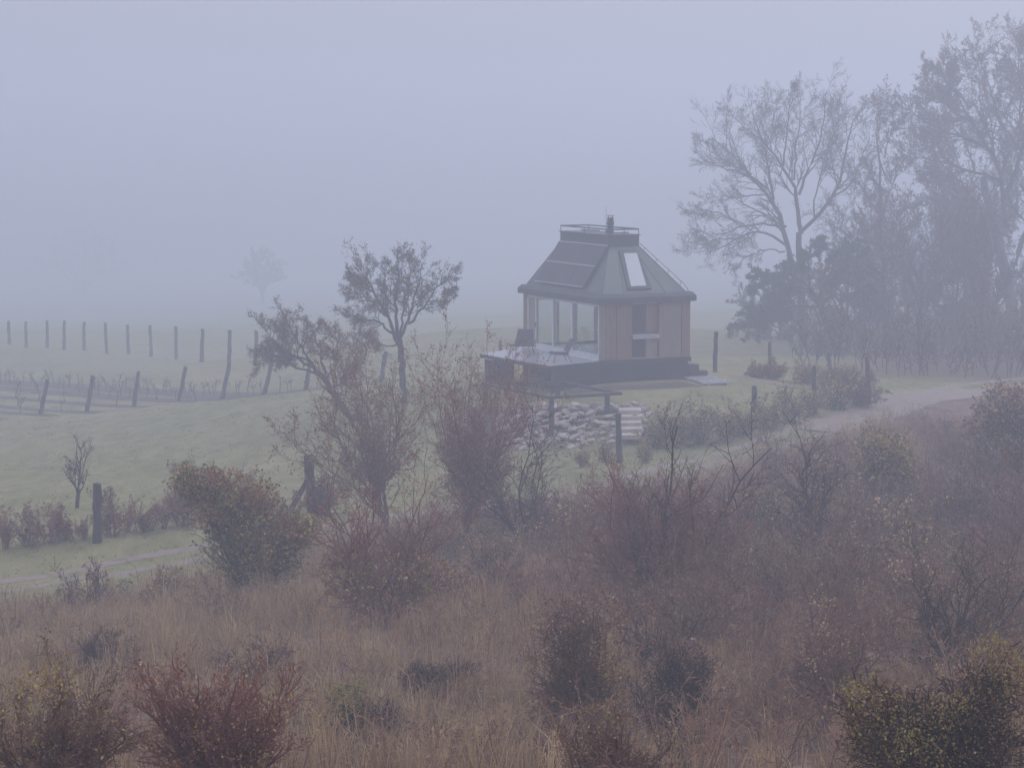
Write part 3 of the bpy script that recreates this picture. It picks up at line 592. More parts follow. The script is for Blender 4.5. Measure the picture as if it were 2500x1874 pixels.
# ------------------------------------------------------------------ plants: level-by-level growth
UP = np.array([0, 0, 1.0])
def unit(v): return v / (np.linalg.norm(v, axis=-1, keepdims=True) + 1e-9)
FILL = ('leaf_dark', 'leaf_brown', 'leaf_evergreen', 'bramble', 'leaf_ivy')
BRIGHT = ('leaf_yellow', 'leaf_pale', 'seed_fluff', 'leaf_green')
class Plant:
    def __init__(s, seed): s.rng = np.random.default_rng(seed); s.lv = []      # list of (nodes (n+1,N,3), radii (n+1,N))
    def run(s, start, d, ln, rad, n, wig, up, taper, out=None):
        N = len(start); P = [start]; D = unit(d); ds = [D]; step = (ln / n)[:, None]
        for k in range(n):
            D = unit(D + s.rng.normal(size=(N, 3)) * wig + UP * up); P.append(P[-1] + D * step); ds.append(D)
        P = np.array(P); t = np.linspace(0, 1, n + 1)[:, None]; r_ = rad[None] * (1 - (1 - taper) * t)
        s.lv.append((P, r_)); return P, np.array(ds), r_, ln
    def limbs(s, polys, rads, n=9):
        Ps = []
        for p in polys:
            p = np.asarray(p, float); L = np.concatenate([[0], np.cumsum(np.linalg.norm(np.diff(p, axis=0), axis=1))]); t = np.linspace(0, L[-1], n + 1)
            q = np.stack([np.interp(t, L, p[:, k]) for k in range(3)], -1); q[1:-1] = .25 * q[:-2] + .5 * q[1:-1] + .25 * q[2:]; Ps.append(q)
        P = np.array(Ps).transpose(1, 0, 2); P[1:] += s.rng.normal(size=P[1:].shape) * .05
        r0, r1 = np.array(rads).T; t = np.linspace(0, 1, n + 1)[:, None]; r_ = r0 * (1 - t) + r1 * t
        s.lv.append((P, r_)); d = unit(np.gradient(P, axis=0)); ln = np.linalg.norm(np.diff(P, axis=0), axis=-1).sum(0)
        return P, d, r_, ln
    def kids(s, par, k, t0, t1, ang, lr, rr, n, wig, up, taper=.35, jit=.3, lmin=0, tipfall=.5, bias=None):
        P, D, r_, ln = par; nn, N = P.shape[0] - 1, P.shape[1]
        t = (np.arange(k)[:, None] + s.rng.random((k, N))) / k * (t1 - t0) + t0
        i = np.minimum((t * nn).astype(int), nn - 1); f = (t * nn - i)[..., None]; j = np.arange(N)[None]
        st = P[i, j] * (1 - f) + P[i + 1, j] * f; pd = D[i + 1, j]
        rad = (r_[i, j] * rr); L = ln[None] * lr * (1 - tipfall * t) * (1 + jit * s.rng.uniform(-1, 1, t.shape)); L = np.maximum(L, lmin)
        perp = unit(np.cross(pd, s.rng.normal(size=pd.shape))); 
        if bias is not None: perp = unit(perp + np.asarray(bias))
        a = R(ang) * (1 + .35 * s.rng.uniform(-1, 1, t.shape))[..., None]
        d = np.cos(a) * pd + np.sin(a) * perp
        return s.run(st.reshape(-1, 3), d.reshape(-1, 3), L.ravel(), rad.ravel(), n, wig, up, taper)
    def tubes(s, sel, m, name, rmin=.0022):
        Vs, Fs, off = [], [], 0
        for L in sel:
            P, r_ = s.lv[L]; r_ = np.maximum(r_, rmin); n1, N = r_.shape; mx = np.median(r_[0]); k = 8 if mx > .1 else 5 if mx > .04 else 3 if mx > .013 else 2
            D = unit(np.gradient(P, axis=0)); ref = np.where(np.abs(D[..., 2:3]) < .9, UP, np.array([1., 0, 0])); u = unit(np.cross(D, ref)); v = np.cross(D, u)
            if k == 2:               # the finest twigs: flat slivers, one quad a joint
                u = unit(np.cross(D, unit(s.rng.normal(size=(1, N, 3))))); r_ = r_ * 1.45
            t = np.arange(k) * 2 * math.pi / k
            V = P[:, :, None] + r_[:, :, None, None] * (u[:, :, None] * np.cos(t)[None, None, :, None] + v[:, :, None] * np.sin(t)[None, None, :, None])
            idx = (off + np.arange(n1 * N * k)).reshape(n1, N, k); nx = np.roll(idx, -1, 2)
            Fs.append((np.stack([idx[:-1], nx[:-1], nx[1:], idx[1:]], -1) if k > 2 else np.stack([idx[:-1, :, 0], idx[:-1, :, 1], idx[1:, :, 1], idx[1:, :, 0]], -1)).reshape(-1, 4)); Vs.append(V.reshape(-1, 3)); off += n1 * N * k
        return raw_mesh(name, np.concatenate(Vs), Fs, m, True)
    def clump(s, par, n, size=15, rad=.13):
        c = s.along(par, max(1, n // size)); k = s.rng.integers(0, len(c), n); return c[k] + s.rng.normal(size=(n, 3)) * rad * s.rng.lognormal(0, .4, len(c))[k][:, None]
    def along(s, par, n):        # n random points on the branches of a level
        P = par[0]; i = s.rng.integers(0, P.shape[0] - 1, n); j = s.rng.integers(0, P.shape[1], n); f = s.rng.random((n, 1)); return P[i, j] * (1 - f) + P[i + 1, j] * f
def leaf_mesh(rng, C, size, m, name='foliage', flat=.3, aspect=.6, jit=.5, hang=0.):
    n = len(C); a = unit(rng.normal(size=(n, 3)) + np.array([0, 0, -hang])); nr = unit(rng.normal(size=(n, 3)) + np.array([0, 0, flat * 2])); b_ = unit(np.cross(nr, a)); nr = np.cross(a, b_)
    L = (size * (1 + jit * rng.uniform(-1, 1, n)))[:, None]; W = L * aspect
    V = np.stack([C - a * L * .5, C + b_ * W * .5 + nr * L * .12, C + a * L * .5, C - b_ * W * .5 + nr * L * .12], 1).reshape(-1, 3)
    if m.name in FILL: V = V.reshape(n, 4, 3)[:, [0, 1, 3]].copy(); V[:, 0] += 1.0 * (a * L)[:, :]; V[:, 1:] -= (a * L * .5)[:, None]; return raw_mesh(name, V.reshape(-1, 3), [np.arange(3 * n).reshape(n, 3)], m)
    return raw_mesh(name, V, [np.arange(4 * n).reshape(n, 4)], m)
def plant_root(name, p, label, cat, group=None):
    o = empty(name, p); return tag(o, label, cat, group)
def lumps(rng, n, centers, radii, shell=.55):
    """points inside a union of ellipsoid lumps, denser towards their skins"""
    k = rng.integers(0, len(centers), n); d = unit(rng.normal(size=(n, 3))); r_ = (shell + (1 - shell) * rng.random(n))[:, None] ** .8
    return np.asarray(centers)[k] + d * r_ * np.asarray(radii)[k] * (1 + .12 * rng.normal(size=(n, 1)))

# ---- generic multi-stem shrub; size in metres
def shrub(name, label, p, w, h, seed, stems=9, twig='twig_red', leaves=(), cat='shrub', group=None, dense=1.0, spread=1.0, lean=(0, 0), rad=.022, kids2=9, kids3=5, upk=.10, trunk=0, k3n=2):
    P_ = Plant(seed); rng = P_.rng; o = plant_root(name, p, label, cat, group)
    n0 = stems; az = rng.uniform(0, 6.28, n0); tilt = np.arctan(w / 2 / h * spread) * np.sqrt(rng.random(n0)) * 1.15
    d = np.stack([np.sin(tilt) * np.cos(az) + lean[0], np.sin(tilt) * np.sin(az) + lean[1], np.cos(tilt)], -1)
    st = np.stack([.05 * w * np.cos(az), .05 * w * np.sin(az), np.full(n0, -.08)], -1)
    if trunk:
        t0 = P_.run(np.array([[0, 0, -.15]]), np.array([[lean[0] * .5, 0, 1.]]), np.array([trunk + .15]), np.array([rad * 2.6]), 5, .06, .05, .8)
        st = np.repeat(t0[0][-1], n0, 0) - np.array([0, 0, .03]) - rng.random((n0, 1)) * np.array([0, 0, trunk * .4])
    ln = h * rng.uniform(.45, 1.08, n0) - trunk * .8
    l0 = P_.run(st, d, ln, np.full(n0, rad) * rng.uniform(.6, 1.2, n0), 9, .20, upk * .4, .3)
    l1 = P_.kids(l0, max(2, int(kids2 * dense)), .15, .97, 46, .45, .55, 6, .17, upk)
    l2 = P_.kids(l1, max(2, int((kids3 + 2) * dense)), .1, 1, 46, .5, .6, 3, .18, upk * .8, lmin=.08)
    l3 = P_.kids(l2, k3n, .2, 1, 40, .5, .7, 1, .15, upk * .5, lmin=.06)
    nl = len(P_.lv)
    ls = float(np.clip(p[1] / 50, .62, 1)); link('branchwork', P_.tubes(range(nl - 2), M[twig], 'branchwork', .004 * ls), o)
    link('crown' if cat == 'tree' else 'twig_crown', P_.tubes(range(nl - 2, nl), M[twig], 'crown', .0028 * ls), o)
    for (lm, n, size, zone) in leaves:
        C = np.concatenate([P_.along(l2, n // 2), P_.along(l3, n - n // 2)]) + rng.normal(size=(n, 3)) * .03
        if lm in BRIGHT: C = P_.clump(l2, n)
        if zone is not None:
            keep = zone(C / np.array([w, w, h])) ; C = C[keep]
        if len(C): link('foliage', leaf_mesh(rng, C, size * ls, M[lm]), o)
    return o
def px_shrub(name, label, base, wpx, hpx, seed, d=None, **k):
    g_ = ground(*base) if d is None else at(base[0], d); s = g_[1] / F
    return shrub(name, label, g_, wpx * s, hpx * s, seed, **k)
def patchy(seed, th=.1, s=3.):
    def f(C): return noise2(C[:, 0] * 2 + C[:, 2], C[:, 1] * 2 + C[:, 2] * 1.7, s, seed) > th
    return f
top_z = lambda lo: (lambda C: C[:, 2] > lo)

# ---- leafy dome / mound
def mound(name, label, base, lump_px, seed, leaves, cat='shrub', group=None, twig='twig_dark', stems=14, depth=None, shell=.55):
    """lump_px: (cx, cy, rx, ry) in photo pixels; each becomes an ellipsoid of leaves at the plant's distance"""
    g_ = ground(*base) if depth is None else at(base[0], depth); s = g_[1] / F; P_ = Plant(seed); rng = P_.rng
    o = plant_root(name, g_, label, cat, group); C, Rr = [], []
    for cx, cy_, rx, ry in lump_px:
        C.append(pix(cx, cy_, g_[1]) - g_ + np.array([0, rng.uniform(-.25, .35) * rx * s, 0])); Rr.append((rx * s, (rx * .55 + ry * .4) * s, ry * s))
    C, Rr = np.array(C), np.array(Rr)
    tgt = lumps(rng, stems * 4, C, Rr * .9, .2); tgt[:, 2] = np.maximum(tgt[:, 2], .1)
    b0 = np.stack([rng.normal(size=stems * 4) * .12, rng.normal(size=stems * 4) * .12, np.full(stems * 4, -.1)], -1)
    mid = (b0 + tgt) / 2 + np.array([0, 0, .25]) * np.linalg.norm(tgt, axis=1)[:, None] * .5
    l0 = P_.limbs([np.array([a, m_, t_]) for a, m_, t_ in zip(b0, mid, tgt)], [(.022, .006)] * len(tgt), 7)
    l1 = P_.kids(l0, 10, .25, 1, 48, .38, .6, 6, .2, .08); l2 = P_.kids(l1, 5, .1, 1, 42, .5, .6, 3, .18, .03, lmin=.1)
    link('branchwork', P_.tubes(range(0, 1), M[twig], 'branchwork', .004), o); link('twig_crown', P_.tubes(range(1, 3), M[twig], 'twig_crown', .003), o)
    for lm, n, size, zone in leaves:
        Q = lumps(rng, n, C, Rr, shell); nv = noise2(Q[:, 0] * 1.3 + Q[:, 2], Q[:, 1] * 1.3 - Q[:, 2] * 1.2, 2.6, seed + len(lm)); Q = Q * (1 + .13 * nv[:, None])
        Q = Q[nv + rng.normal(size=n) * .3 > .0]; m_ = n * 2 // 3; Q = np.concatenate([Q, P_.along(l2, m_ // 2), P_.along(l1, m_ // 2)])
        if lm in BRIGHT: Q = np.concatenate([P_.clump(l2, int(n * .7), 18, .12), Q[:n // 2]])
        if zone is not None: Q = Q[zone(Q, s)]
        Q = Q[Q[:, 2] > -.05]
        if len(Q): link('foliage', leaf_mesh(rng, Q, size * float(np.clip(g_[1] / 50, .62, 1)), M[lm], flat=.5), o)
    return o

# ---- trees with their main limbs laid out by hand, twigs grown on them
WOOD = 'trees of the wood beyond the track'
def px_tree(name, label, d, limbs, seed, k1=9, k2=6, k3=5, k4=0, twig='twig_dark', bark='bark', leaves=(), group=None, up=.08, l1=.38, ang=42, t0=.25, spread=.35, trunk_n=1, rmin=.006, last=.5, scale_r=1.0, wig=.11):
    """limbs: list of (polyline of (px, py) or (px, py, depth offset), radius at start, radius at end); the first one's start is the foot"""
    P_ = Plant(seed); rng = P_.rng; fx, fy = limbs[0][0][0][:2]
    if group == WOOD or name == 'bare_tree': d = d + 10
    g_ = at(fx, d); o = plant_root(name, g_, label, 'tree', group); polys = []
    for pl_, r0, r1 in limbs:
        sl_ = rng.uniform(-spread, spread); q = []
        L = 0; pp = None
        for p in pl_:
            w3 = pix(p[0], p[1], d) - g_
            if pp is not None: L += np.linalg.norm(w3 - pp)
            pp = w3; q.append(w3 + np.array([0, (p[2] if len(p) > 2 else L * sl_), 0]))
        polys.append(np.array(q))
    polys[0][0][2] = -.3
    tr_ = P_.limbs(polys[:trunk_n], [(l[1] * scale_r, l[2] * scale_r) for l in limbs[:trunk_n]], 10)
    lb = P_.limbs(polys[trunk_n:], [(l[1] * scale_r, l[2] * scale_r) for l in limbs[trunk_n:]], 12)
    a = P_.kids(lb, k1, t0, .98, ang, l1, .5, 7, wig, up, .3, tipfall=.25)
    b_ = P_.kids(a, k2, .12, .98, ang, .46, .55, 4, wig * 1.1, up, .35)
    c = P_.kids(b_, k3, .15, 1, ang, last, .6, 2, wig * 1.1, up, .4, lmin=.12)
    lv = [c]
    if k4: lv.append(P_.kids(c, k4, .2, 1, ang, .55, .7, 2, .13, up, .5, lmin=.1))
    link('trunk', P_.tubes((0,), M[bark], 'trunk'), o); link('limbwork', P_.tubes((1, 2), M[bark], 'limbwork', rmin), o)
    link('crown', P_.tubes(range(3, len(P_.lv)), M[twig], 'crown', rmin), o)
    for lm, n, size, zone in leaves:
        C = P_.along(lv[-1], n) + rng.normal(size=(n, 3)) * .06
        if zone is not None: C = C[zone(C)]
        if len(C): link('foliage', leaf_mesh(rng, C, size, M[lm], hang=.5), o)
    return o
def zz(*pts):                # points read off the enlarged crop 1600..2500 x 150..900
    return [(1600 + x / 2.211, 150 + y / 2.211) for x, y in pts]
px_tree('bare_tree', 'tall bare broad-crowned tree with upswept limbs beside the cabin', 140, [
 (zz((805, 1600), (800, 1330), (790, 1120), (788, 930)), .42, .22),
 (zz((770, 1230), (735, 1060), (712, 960), (708, 880), (650, 760), (605, 690), (520, 610), (440, 490), (330, 415)), .28, .03),
 (zz((788, 930), (770, 820), (775, 720), (690, 560), (610, 450), (560, 360), (540, 250)), .20, .025),
 (zz((775, 720), (800, 640), (840, 540), (890, 400), (905, 250), (900, 170)), .13, .02),
 (zz((790, 915), (860, 850), (960, 730), (1000, 590), (1020, 430), (1060, 300), (1120, 200)), .17, .02),
 (zz((715, 1000), (640, 935), (560, 920), (440, 965), (330, 1030), (220, 1050)), .12, .015),
 (zz((706, 890), (600, 868), (480, 880), (330, 930), (180, 900)), .10, .015),
 (zz((700, 1025), (600, 1015), (500, 1050), (440, 1130)), .07, .012),
 (zz((605, 690), (500, 610), (380, 580), (240, 520)), .10, .015),
 (zz((612, 715), (520, 725), (400, 740), (270, 765)), .07, .012),
 (zz((640, 745), (612, 600), (590, 430), (545, 270)), .10, .015),
 (zz((692, 565), (700, 420), (720, 300), (710, 150)), .09, .015),
 (zz((750, 640), (755, 450), (770, 300), (775, 160)), .09, .015),
 (zz((960, 730), (1040, 690), (1090, 600), (1140, 450), (1155, 340)), .08, .012),
 (zz((860, 845), (850, 760), (880, 680), (900, 560), (960, 430), (1000, 280)), .08, .012),
 (zz((520, 610), (430, 560), (330, 510), (250, 420)), .07, .012),
 (zz((610, 450), (500, 370), (420, 290), (390, 240)), .06, .012),
 (zz((800, 640), (870, 560), (950, 440), (1010, 330), (1000, 200)), .06, .012),
 (zz((690, 560), (650, 440), (640, 320), (630, 190)), .06, .012),
 (zz((440, 960), (350, 960), (260, 1000), (190, 980)), .05, .01),
 (zz((480, 880), (380, 830), (280, 800), (180, 800)), .05, .01),
], 7, k1=13, k2=9, k3=6, twig='bark_grey', bark='bark_grey', up=.03, l1=.34, ang=40, rmin=.0065, spread=.45, scale_r=.8, wig=.055, last=.62)

# the two small orchard trees left of the cabin
def zl(*pts): return [(550 + x / 2.9086, 580 + y / 2.9086) for x, y in pts]
px_tree('orchard_tree', 'small round-crowned tree with thin brown leaves left of the deck', 101, [
 (zl((1290, 1250), (1255, 1000), (1235, 820), (1220, 690)), .16, .13),
 (zl((1230, 760), (1180, 650), (1120, 480), (1060, 400), (1000, 290), (930, 200)), .09, .012),
 (zl((1225, 700), (1215, 560), (1215, 400), (1220, 260), (1230, 140)), .09, .012),
 (zl((1240, 710), (1300, 610), (1340, 480), (1360, 350), (1400, 180)), .08, .012),
 (zl((1300, 610), (1400, 500), (1480, 400), (1560, 300), (1590, 240)), .06, .01),
 (zl((1440, 450), (1540, 440), (1620, 400)), .03, .008),
 (zl((1190, 680), (1100, 600), (1000, 580), (850, 560)), .06, .01),
 (zl((1150, 560), (1050, 450), (960, 400), (870, 370)), .05, .01),
 (zl((1180, 640), (1150, 480), (1130, 330), (1100, 180)), .06, .01),
 (zl((1240, 690), (1270, 480), (1300, 320), (1310, 170)), .06, .01),
 (zl((1215, 760), (1080, 760), (1000, 690)), .04, .008),
 (zl((1060, 400), (960, 290), (880, 250)), .04, .008),
], 21, k1=14, k2=8, k3=5, leaves=(('leaf_brown', 8500, .06, None), ('leaf_dark', 4000, .06, None)), l1=.30, up=.04, ang=45, rmin=.006, spread=.5)
px_tree('orchard_tree', 'small leaning tree bent over towards the vineyard, thin yellowish leaves', 98, [
 (zl((1050, 1500), (900, 1270), (760, 1080), (640, 930)), .17, .12),
 (zl((640, 930), (520, 860), (400, 780), (320, 690), (280, 600)), .08, .01),
 (zl((640, 930), (560, 800), (480, 660), (450, 520)), .07, .01),
 (zl((600, 900), (450, 830), (330, 810), (200, 800)), .06, .01),
 (zl((700, 1000), (690, 850), (640, 690), (600, 590)), .06, .01),
 (zl((620, 960), (480, 920), (330, 880), (220, 900)), .05, .01),
 (zl((720, 1030), (800, 870), (780, 720), (720, 640)), .05, .01),
 (zl((520, 860), (420, 720), (380, 620)), .04, .008),
 (zl((760, 1080), (900, 900), (960, 780), (980, 700)), .05, .01),
], 22, k1=13, k2=8, k3=5, leaves=(('leaf_brown', 7000, .06, None), ('leaf_green', 1800, .06, None), ('leaf_dark', 2500, .06, None)), l1=.30, up=.03, ang=48, rmin=.006, spread=.5)
# far trees fading out
def far_tree(label, px, top, base, d, wpx, seed, lm='leaf_evergreen'):
    h = base - top
    fan = [([(px, base), (px, base - h * .3), (px + 2, base - h * .45)], .35, .28)]
    rr = np.random.default_rng(seed)
    for k in range(9):
        a = -1 + 2 * k / 8; fan.append(([(px, base - h * (.25 + .1 * rr.random())), (px + a * wpx * .25, base - h * .6), (px + a * wpx * .45, top + h * (.05 + .35 * a * a))], .15, .03))
    px_tree('field_tree', label, d, fan, seed, k1=8, k2=5, k3=3, leaves=((lm, 9000, .3, None),), l1=.35, rmin=.02)
far_tree('faint rounded field tree dissolving in fog beyond the vineyard', 640, 612, 765, 470, 120, 31)
far_tree('barely visible broad tree in thick fog past the far vineyard posts', 205, 560, 785, 640, 230, 32)

# the wood on the right
px_tree('oak_tree', 'huge brown-leaved tree towering over the wood edge', 148, [
 (zz((1960, 1660), (1945, 1200), (1900, 900), (1860, 640)), .5, .25),
 (zz((1900, 900), (1880, 600), (1800, 420), (1700, 250), (1640, 120)), .2, .03),
 (zz((1880, 760), (1960, 480), (1970, 250), (1900, 60)), .2, .03),
 (zz((1940, 1100), (2060, 800), (2120, 500), (2150, 250)), .22, .03),
 (zz((1860, 640), (1760, 600), (1600, 560), (1480, 520), (1380, 480)), .14, .02),
 (zz((1830, 480), (1700, 420), (1560, 380), (1430, 320), (1340, 250)), .12, .02),
 (zz((1780, 400), (1660, 300), (1540, 220), (1480, 150)), .10, .02),
 (zz((1960, 480), (1860, 300), (1800, 100), (1760, -40)), .10, .02),
 (zz((1970, 300), (2060, 120), (2080, -60)), .10, .02),
 (zz((1900, 860), (1760, 780), (1620, 730), (1480, 700)), .10, .02),
 (zz((1920, 950), (1800, 900), (1700, 880), (1600, 900)), .08, .02),
 (zz((2000, 900), (2140, 750), (2250, 600)), .12, .02),
 (zz((1970, 400), (1960, 150), (1940, -60)), .09, .02),
 (zz((1700, 250), (1560, 100), (1540, 20)), .06, .015),
], 41, k1=16, k2=9, k3=5, leaves=(('leaf_brown', 30000, .11, None), ('leaf_dark', 20000, .11, None)), l1=.48, up=.05, rmin=.011, group=WOOD, spread=.5)
px_tree('slender_tree', 'slim straight bare trunk rising in front of the wood', 134, [
 (zz((1255, 1640), (1248, 1300), (1245, 1000), (1240, 700), (1232, 500), (1240, 300)), .16, .03),
 (zz((1245, 900), (1180, 780), (1120, 700), (1080, 620)), .05, .012), (zz((1243, 760), (1300, 620), (1340, 480)), .05, .012),
 (zz((1240, 620), (1200, 480), (1220, 300), (1220, 260)), .05, .012), (zz((1236, 520), (1270, 380), (1275, 250)), .04, .012),
 (zz((1246, 1000), (1150, 900), (1080, 840)), .05, .012), (zz((1246, 1050), (1340, 900), (1400, 850)), .05, .012),
 (zz((1250, 1250), (1180, 1120), (1120, 1080)), .04, .012), (zz((1242, 700), (1170, 640), (1120, 560)), .04, .01),
], 42, k1=10, k2=6, k3=4, leaves=(('leaf_dark', 3000, .1, None),), l1=.35, rmin=.009, group=WOOD)
px_tree('yew_tree', 'dark drooping evergreen with leaning trunk at the lawn edge', 130, [
 (zz((1010, 1640), (960, 1460), (900, 1330), (850, 1240)), .30, .2),
 (zz((850, 1240), (760, 1250), (640, 1290), (520, 1330), (450, 1400)), .12, .02),
 (zz((870, 1270), (800, 1180), (700, 1190), (600, 1230), (530, 1300)), .10, .02),
 (zz((900, 1330), (760, 1320), (640, 1370), (540, 1440)), .10, .02),
 (zz((850, 1240), (820, 1120), (850, 1010), (900, 970)), .10, .02),
 (zz((880, 1280), (940, 1120), (1020, 1020), (1080, 1010)), .10, .02),
 (zz((900, 1320), (1020, 1180), (1120, 1120), (1160, 1130)), .10, .02),
 (zz((830, 1220), (720, 1130), (600, 1150), (500, 1190)), .07, .015),
 (zz((920, 1350), (1050, 1280), (1150, 1260), (1190, 1320)), .08, .015),
 (zz((850, 1240), (760, 1200), (680, 1260), (620, 1340)), .08, .015),
], 43, k1=16, k2=9, k3=4, leaves=(('leaf_evergreen', 34000, .12, None), ('leaf_brown', 7000, .12, lambda C: C[:, 0] > .2)), l1=.28, up=-.03, rmin=.01, group=WOOD, spread=.6)
def wood_tree(label, foot, crown, d, seed, leaves, lean=0, r=.2, name='wood_tree', k1=8):
    x0, y0 = foot; cx_, cy_, rx, ry = crown; rr = np.random.default_rng(seed); L = [([(x0, y0), (x0 + lean * .4, y0 * .6 + cy_ * .4), (x0 + lean, cy_ + ry * .5)], r, r * .6)]
    for k in range(11):
        a = rr.uniform(0, 6.28); q = .6 + .4 * rr.random(); t_ = rr.uniform(.35, 1)
        sx, sy = x0 + lean * t_, y0 + (cy_ + ry * .5 - y0) * t_
        ex, ey = cx_ + rx * q * math.cos(a), cy_ + ry * q * math.sin(a)
        L.append(([(sx, sy), (sx * .55 + ex * .45 + rr.normal() * 6, sy * .55 + ey * .45 + 8 + rr.normal() * 6), (ex, ey)], r * .4, .015))
    return px_tree(name, label, d, L, seed, k1=k1 + 5, k2=8, k3=5, leaves=leaves, l1=.33, rmin=.01, group=WOOD, spread=.55, up=.06)
wood_tree('rust-brown leafy tree crowding behind the dark drooping evergreen', (2075, 868), (2075, 700, 110, 130), 136, 51, (('leaf_rust', 4950, .13, None), ('leaf_brown', 4950, .13, None)), -10, .22)
wood_tree('grey brown tree between the slim trunk and the huge tree', (2250, 872), (2240, 560, 130, 170), 142, 52, (('leaf_brown', 4950, .14, None), ('leaf_dark', 4950, .14, None)), 5, .2)
wood_tree('thin twin-stemmed tree with sparse dark leaves under the huge tree crown', (2335, 872), (2330, 640, 120, 170), 138, 53, (('leaf_dark', 3850, .12, None),), -6, .15)
wood_tree('upright thicket tree with rusty leaves beside the slim trunk', (2165, 872), (2180, 660, 100, 150), 145, 54, (('leaf_rust', 2750, .13, None), ('leaf_dark', 3850, .13, None)), 8, .15)
wood_tree('spindly leaning tree at the end of the gravel path', (2405, 876), (2390, 680, 90, 150), 132, 55, (('leaf_dark', 2200, .11, None),), -14, .13)
wood_tree('dense dim tree filling the back of the wood', (2440, 862), (2440, 620, 150, 190), 165, 56, (('leaf_dark', 7700, .17, None),), -4, .22)
wood_tree('dense grey tree deep in the wood behind the slim trunk', (2290, 850), (2260, 700, 160, 130), 172, 57, (('leaf_dark', 7700, .17, None),), 4, .22)
wood_tree('low bushy tree at the foot of the bare tree', (1900, 866), (1890, 760, 90, 80), 146, 58, (('leaf_evergreen', 3850, .12, None), ('leaf_brown', 1650, .12, None)), 6, .14)
wood_tree('young bare tree with rising twigs next to the bare broad-crowned tree', (2110, 868), (2090, 560, 80, 110), 150, 59, (('leaf_dark', 1650, .12, None),), -6, .13)

wood_tree('wide dim crown merging with the huge tree high in the fog', (2400, 868), (2380, 400, 150, 200), 160, 60, (('leaf_dark', 9900, .15, None), ('leaf_brown', 4950, .15, None)), -8, .24)
wood_tree('tangled brown tree over the bend of the gravel path', (2480, 880), (2450, 760, 120, 110), 128, 63, (('leaf_brown', 4950, .12, None), ('leaf_rust', 1650, .12, None)), -10, .15)
# ---- the middle ground shrubs
px_shrub('tall_shrub', 'tall many-stemmed shrub with thin yellow-brown leaves nearest the leaning tree', (950, 1320), 310, 455, 61, stems=13, upk=.16, twig='twig_brown', leaves=(('leaf_brown', 7000, .06, None), ('leaf_rust', 4500, .06, None), ('leaf_yellow', 1300, .06, patchy(1, .1))), rad=.032, trunk=.5, kids2=12, kids3=6, k3n=3, lean=(-.06, 0), spread=1.25)
px_shrub('tall_shrub', 'tall upright shrub with dark forked base in front of the deck', (1135, 1350), 290, 520, 62, stems=15, upk=.16, twig='twig_red', leaves=(('leaf_brown', 5000, .055, None), ('leaf_yellow', 600, .06, patchy(2, .2)), ('leaf_rust', 4500, .055, None)), rad=.032, trunk=.7, kids2=12, kids3=6, k3n=3, spread=1.2)
px_shrub('tall_shrub', 'slender two-stemmed shrub in front of the stone bank', (1285, 1360), 280, 400, 63, stems=8, twig='twig_dark', leaves=(('leaf_yellow', 300, .06, None), ('leaf_rust', 2200, .055, top_z(.35))), rad=.032, kids2=12, kids3=6, k3n=3, upk=.10)
px_shrub('red_twig_shrub', 'spreading red-twigged shrub beside the mossy trunk', (1600, 1500), 440, 390, 64, stems=26, twig='twig_red', leaves=(('leaf_pale', 220, .05, None), ('bramble', 2600, .045, None)), rad=.026, kids2=12, kids3=6, k3n=3, spread=1.2, upk=.11)
px_shrub('tall_shrub', 'thin tall whip stems sprouting from the red-twigged shrub', (1605, 1505), 230, 500, 65, stems=6, twig='twig_dark', leaves=(), rad=.04, kids2=8, upk=.15)
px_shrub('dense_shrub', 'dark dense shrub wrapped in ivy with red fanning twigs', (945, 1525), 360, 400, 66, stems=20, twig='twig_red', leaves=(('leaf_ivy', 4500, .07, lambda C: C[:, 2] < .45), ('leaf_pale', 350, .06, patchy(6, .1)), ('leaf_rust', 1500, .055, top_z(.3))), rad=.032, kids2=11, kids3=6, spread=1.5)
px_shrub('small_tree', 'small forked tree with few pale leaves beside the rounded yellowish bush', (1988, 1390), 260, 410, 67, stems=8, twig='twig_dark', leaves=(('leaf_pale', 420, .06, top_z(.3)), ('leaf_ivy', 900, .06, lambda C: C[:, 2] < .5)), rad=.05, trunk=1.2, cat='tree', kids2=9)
px_shrub('bare_sapling', 'little bare sapling behind the hedge beside the thick fence post', (187, 1240), 100, 180, 68, stems=6, twig='twig_dark', rad=.03, trunk=.6, cat='tree', kids2=7, kids3=4, upk=.15)
mound('ivy_clump', 'ivy-covered leaning bush with yellow-green leaves by the track', (610, 1485), [(470, 1185, 50, 38), (510, 1200, 60, 48), (560, 1230, 85, 70), (630, 1225, 55, 50), (570, 1300, 65, 60), (640, 1330, 85, 90), (700, 1310, 60, 50), (620, 1420, 70, 70), (660, 1400, 70, 70), (730, 1300, 50, 40)], 71,
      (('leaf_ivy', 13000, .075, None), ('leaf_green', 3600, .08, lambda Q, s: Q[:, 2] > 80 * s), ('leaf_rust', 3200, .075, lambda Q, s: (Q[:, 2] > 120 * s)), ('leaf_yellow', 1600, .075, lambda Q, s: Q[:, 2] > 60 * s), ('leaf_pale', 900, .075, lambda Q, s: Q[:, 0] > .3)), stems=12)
mound('rounded_bush', 'rounded bush with pale yellow-green leaves beside the small forked tree', (2150, 1285), [(2130, 1110, 60, 55), (2180, 1130, 55, 70), (2200, 1180, 45, 60), (2140, 1190, 60, 70)], 72,
      (('leaf_ivy', 4500, .09, None), ('leaf_yellow', 1500, .09, lambda Q, s: Q[:, 0] > -.2), ('leaf_pale', 1300, .085, None)))
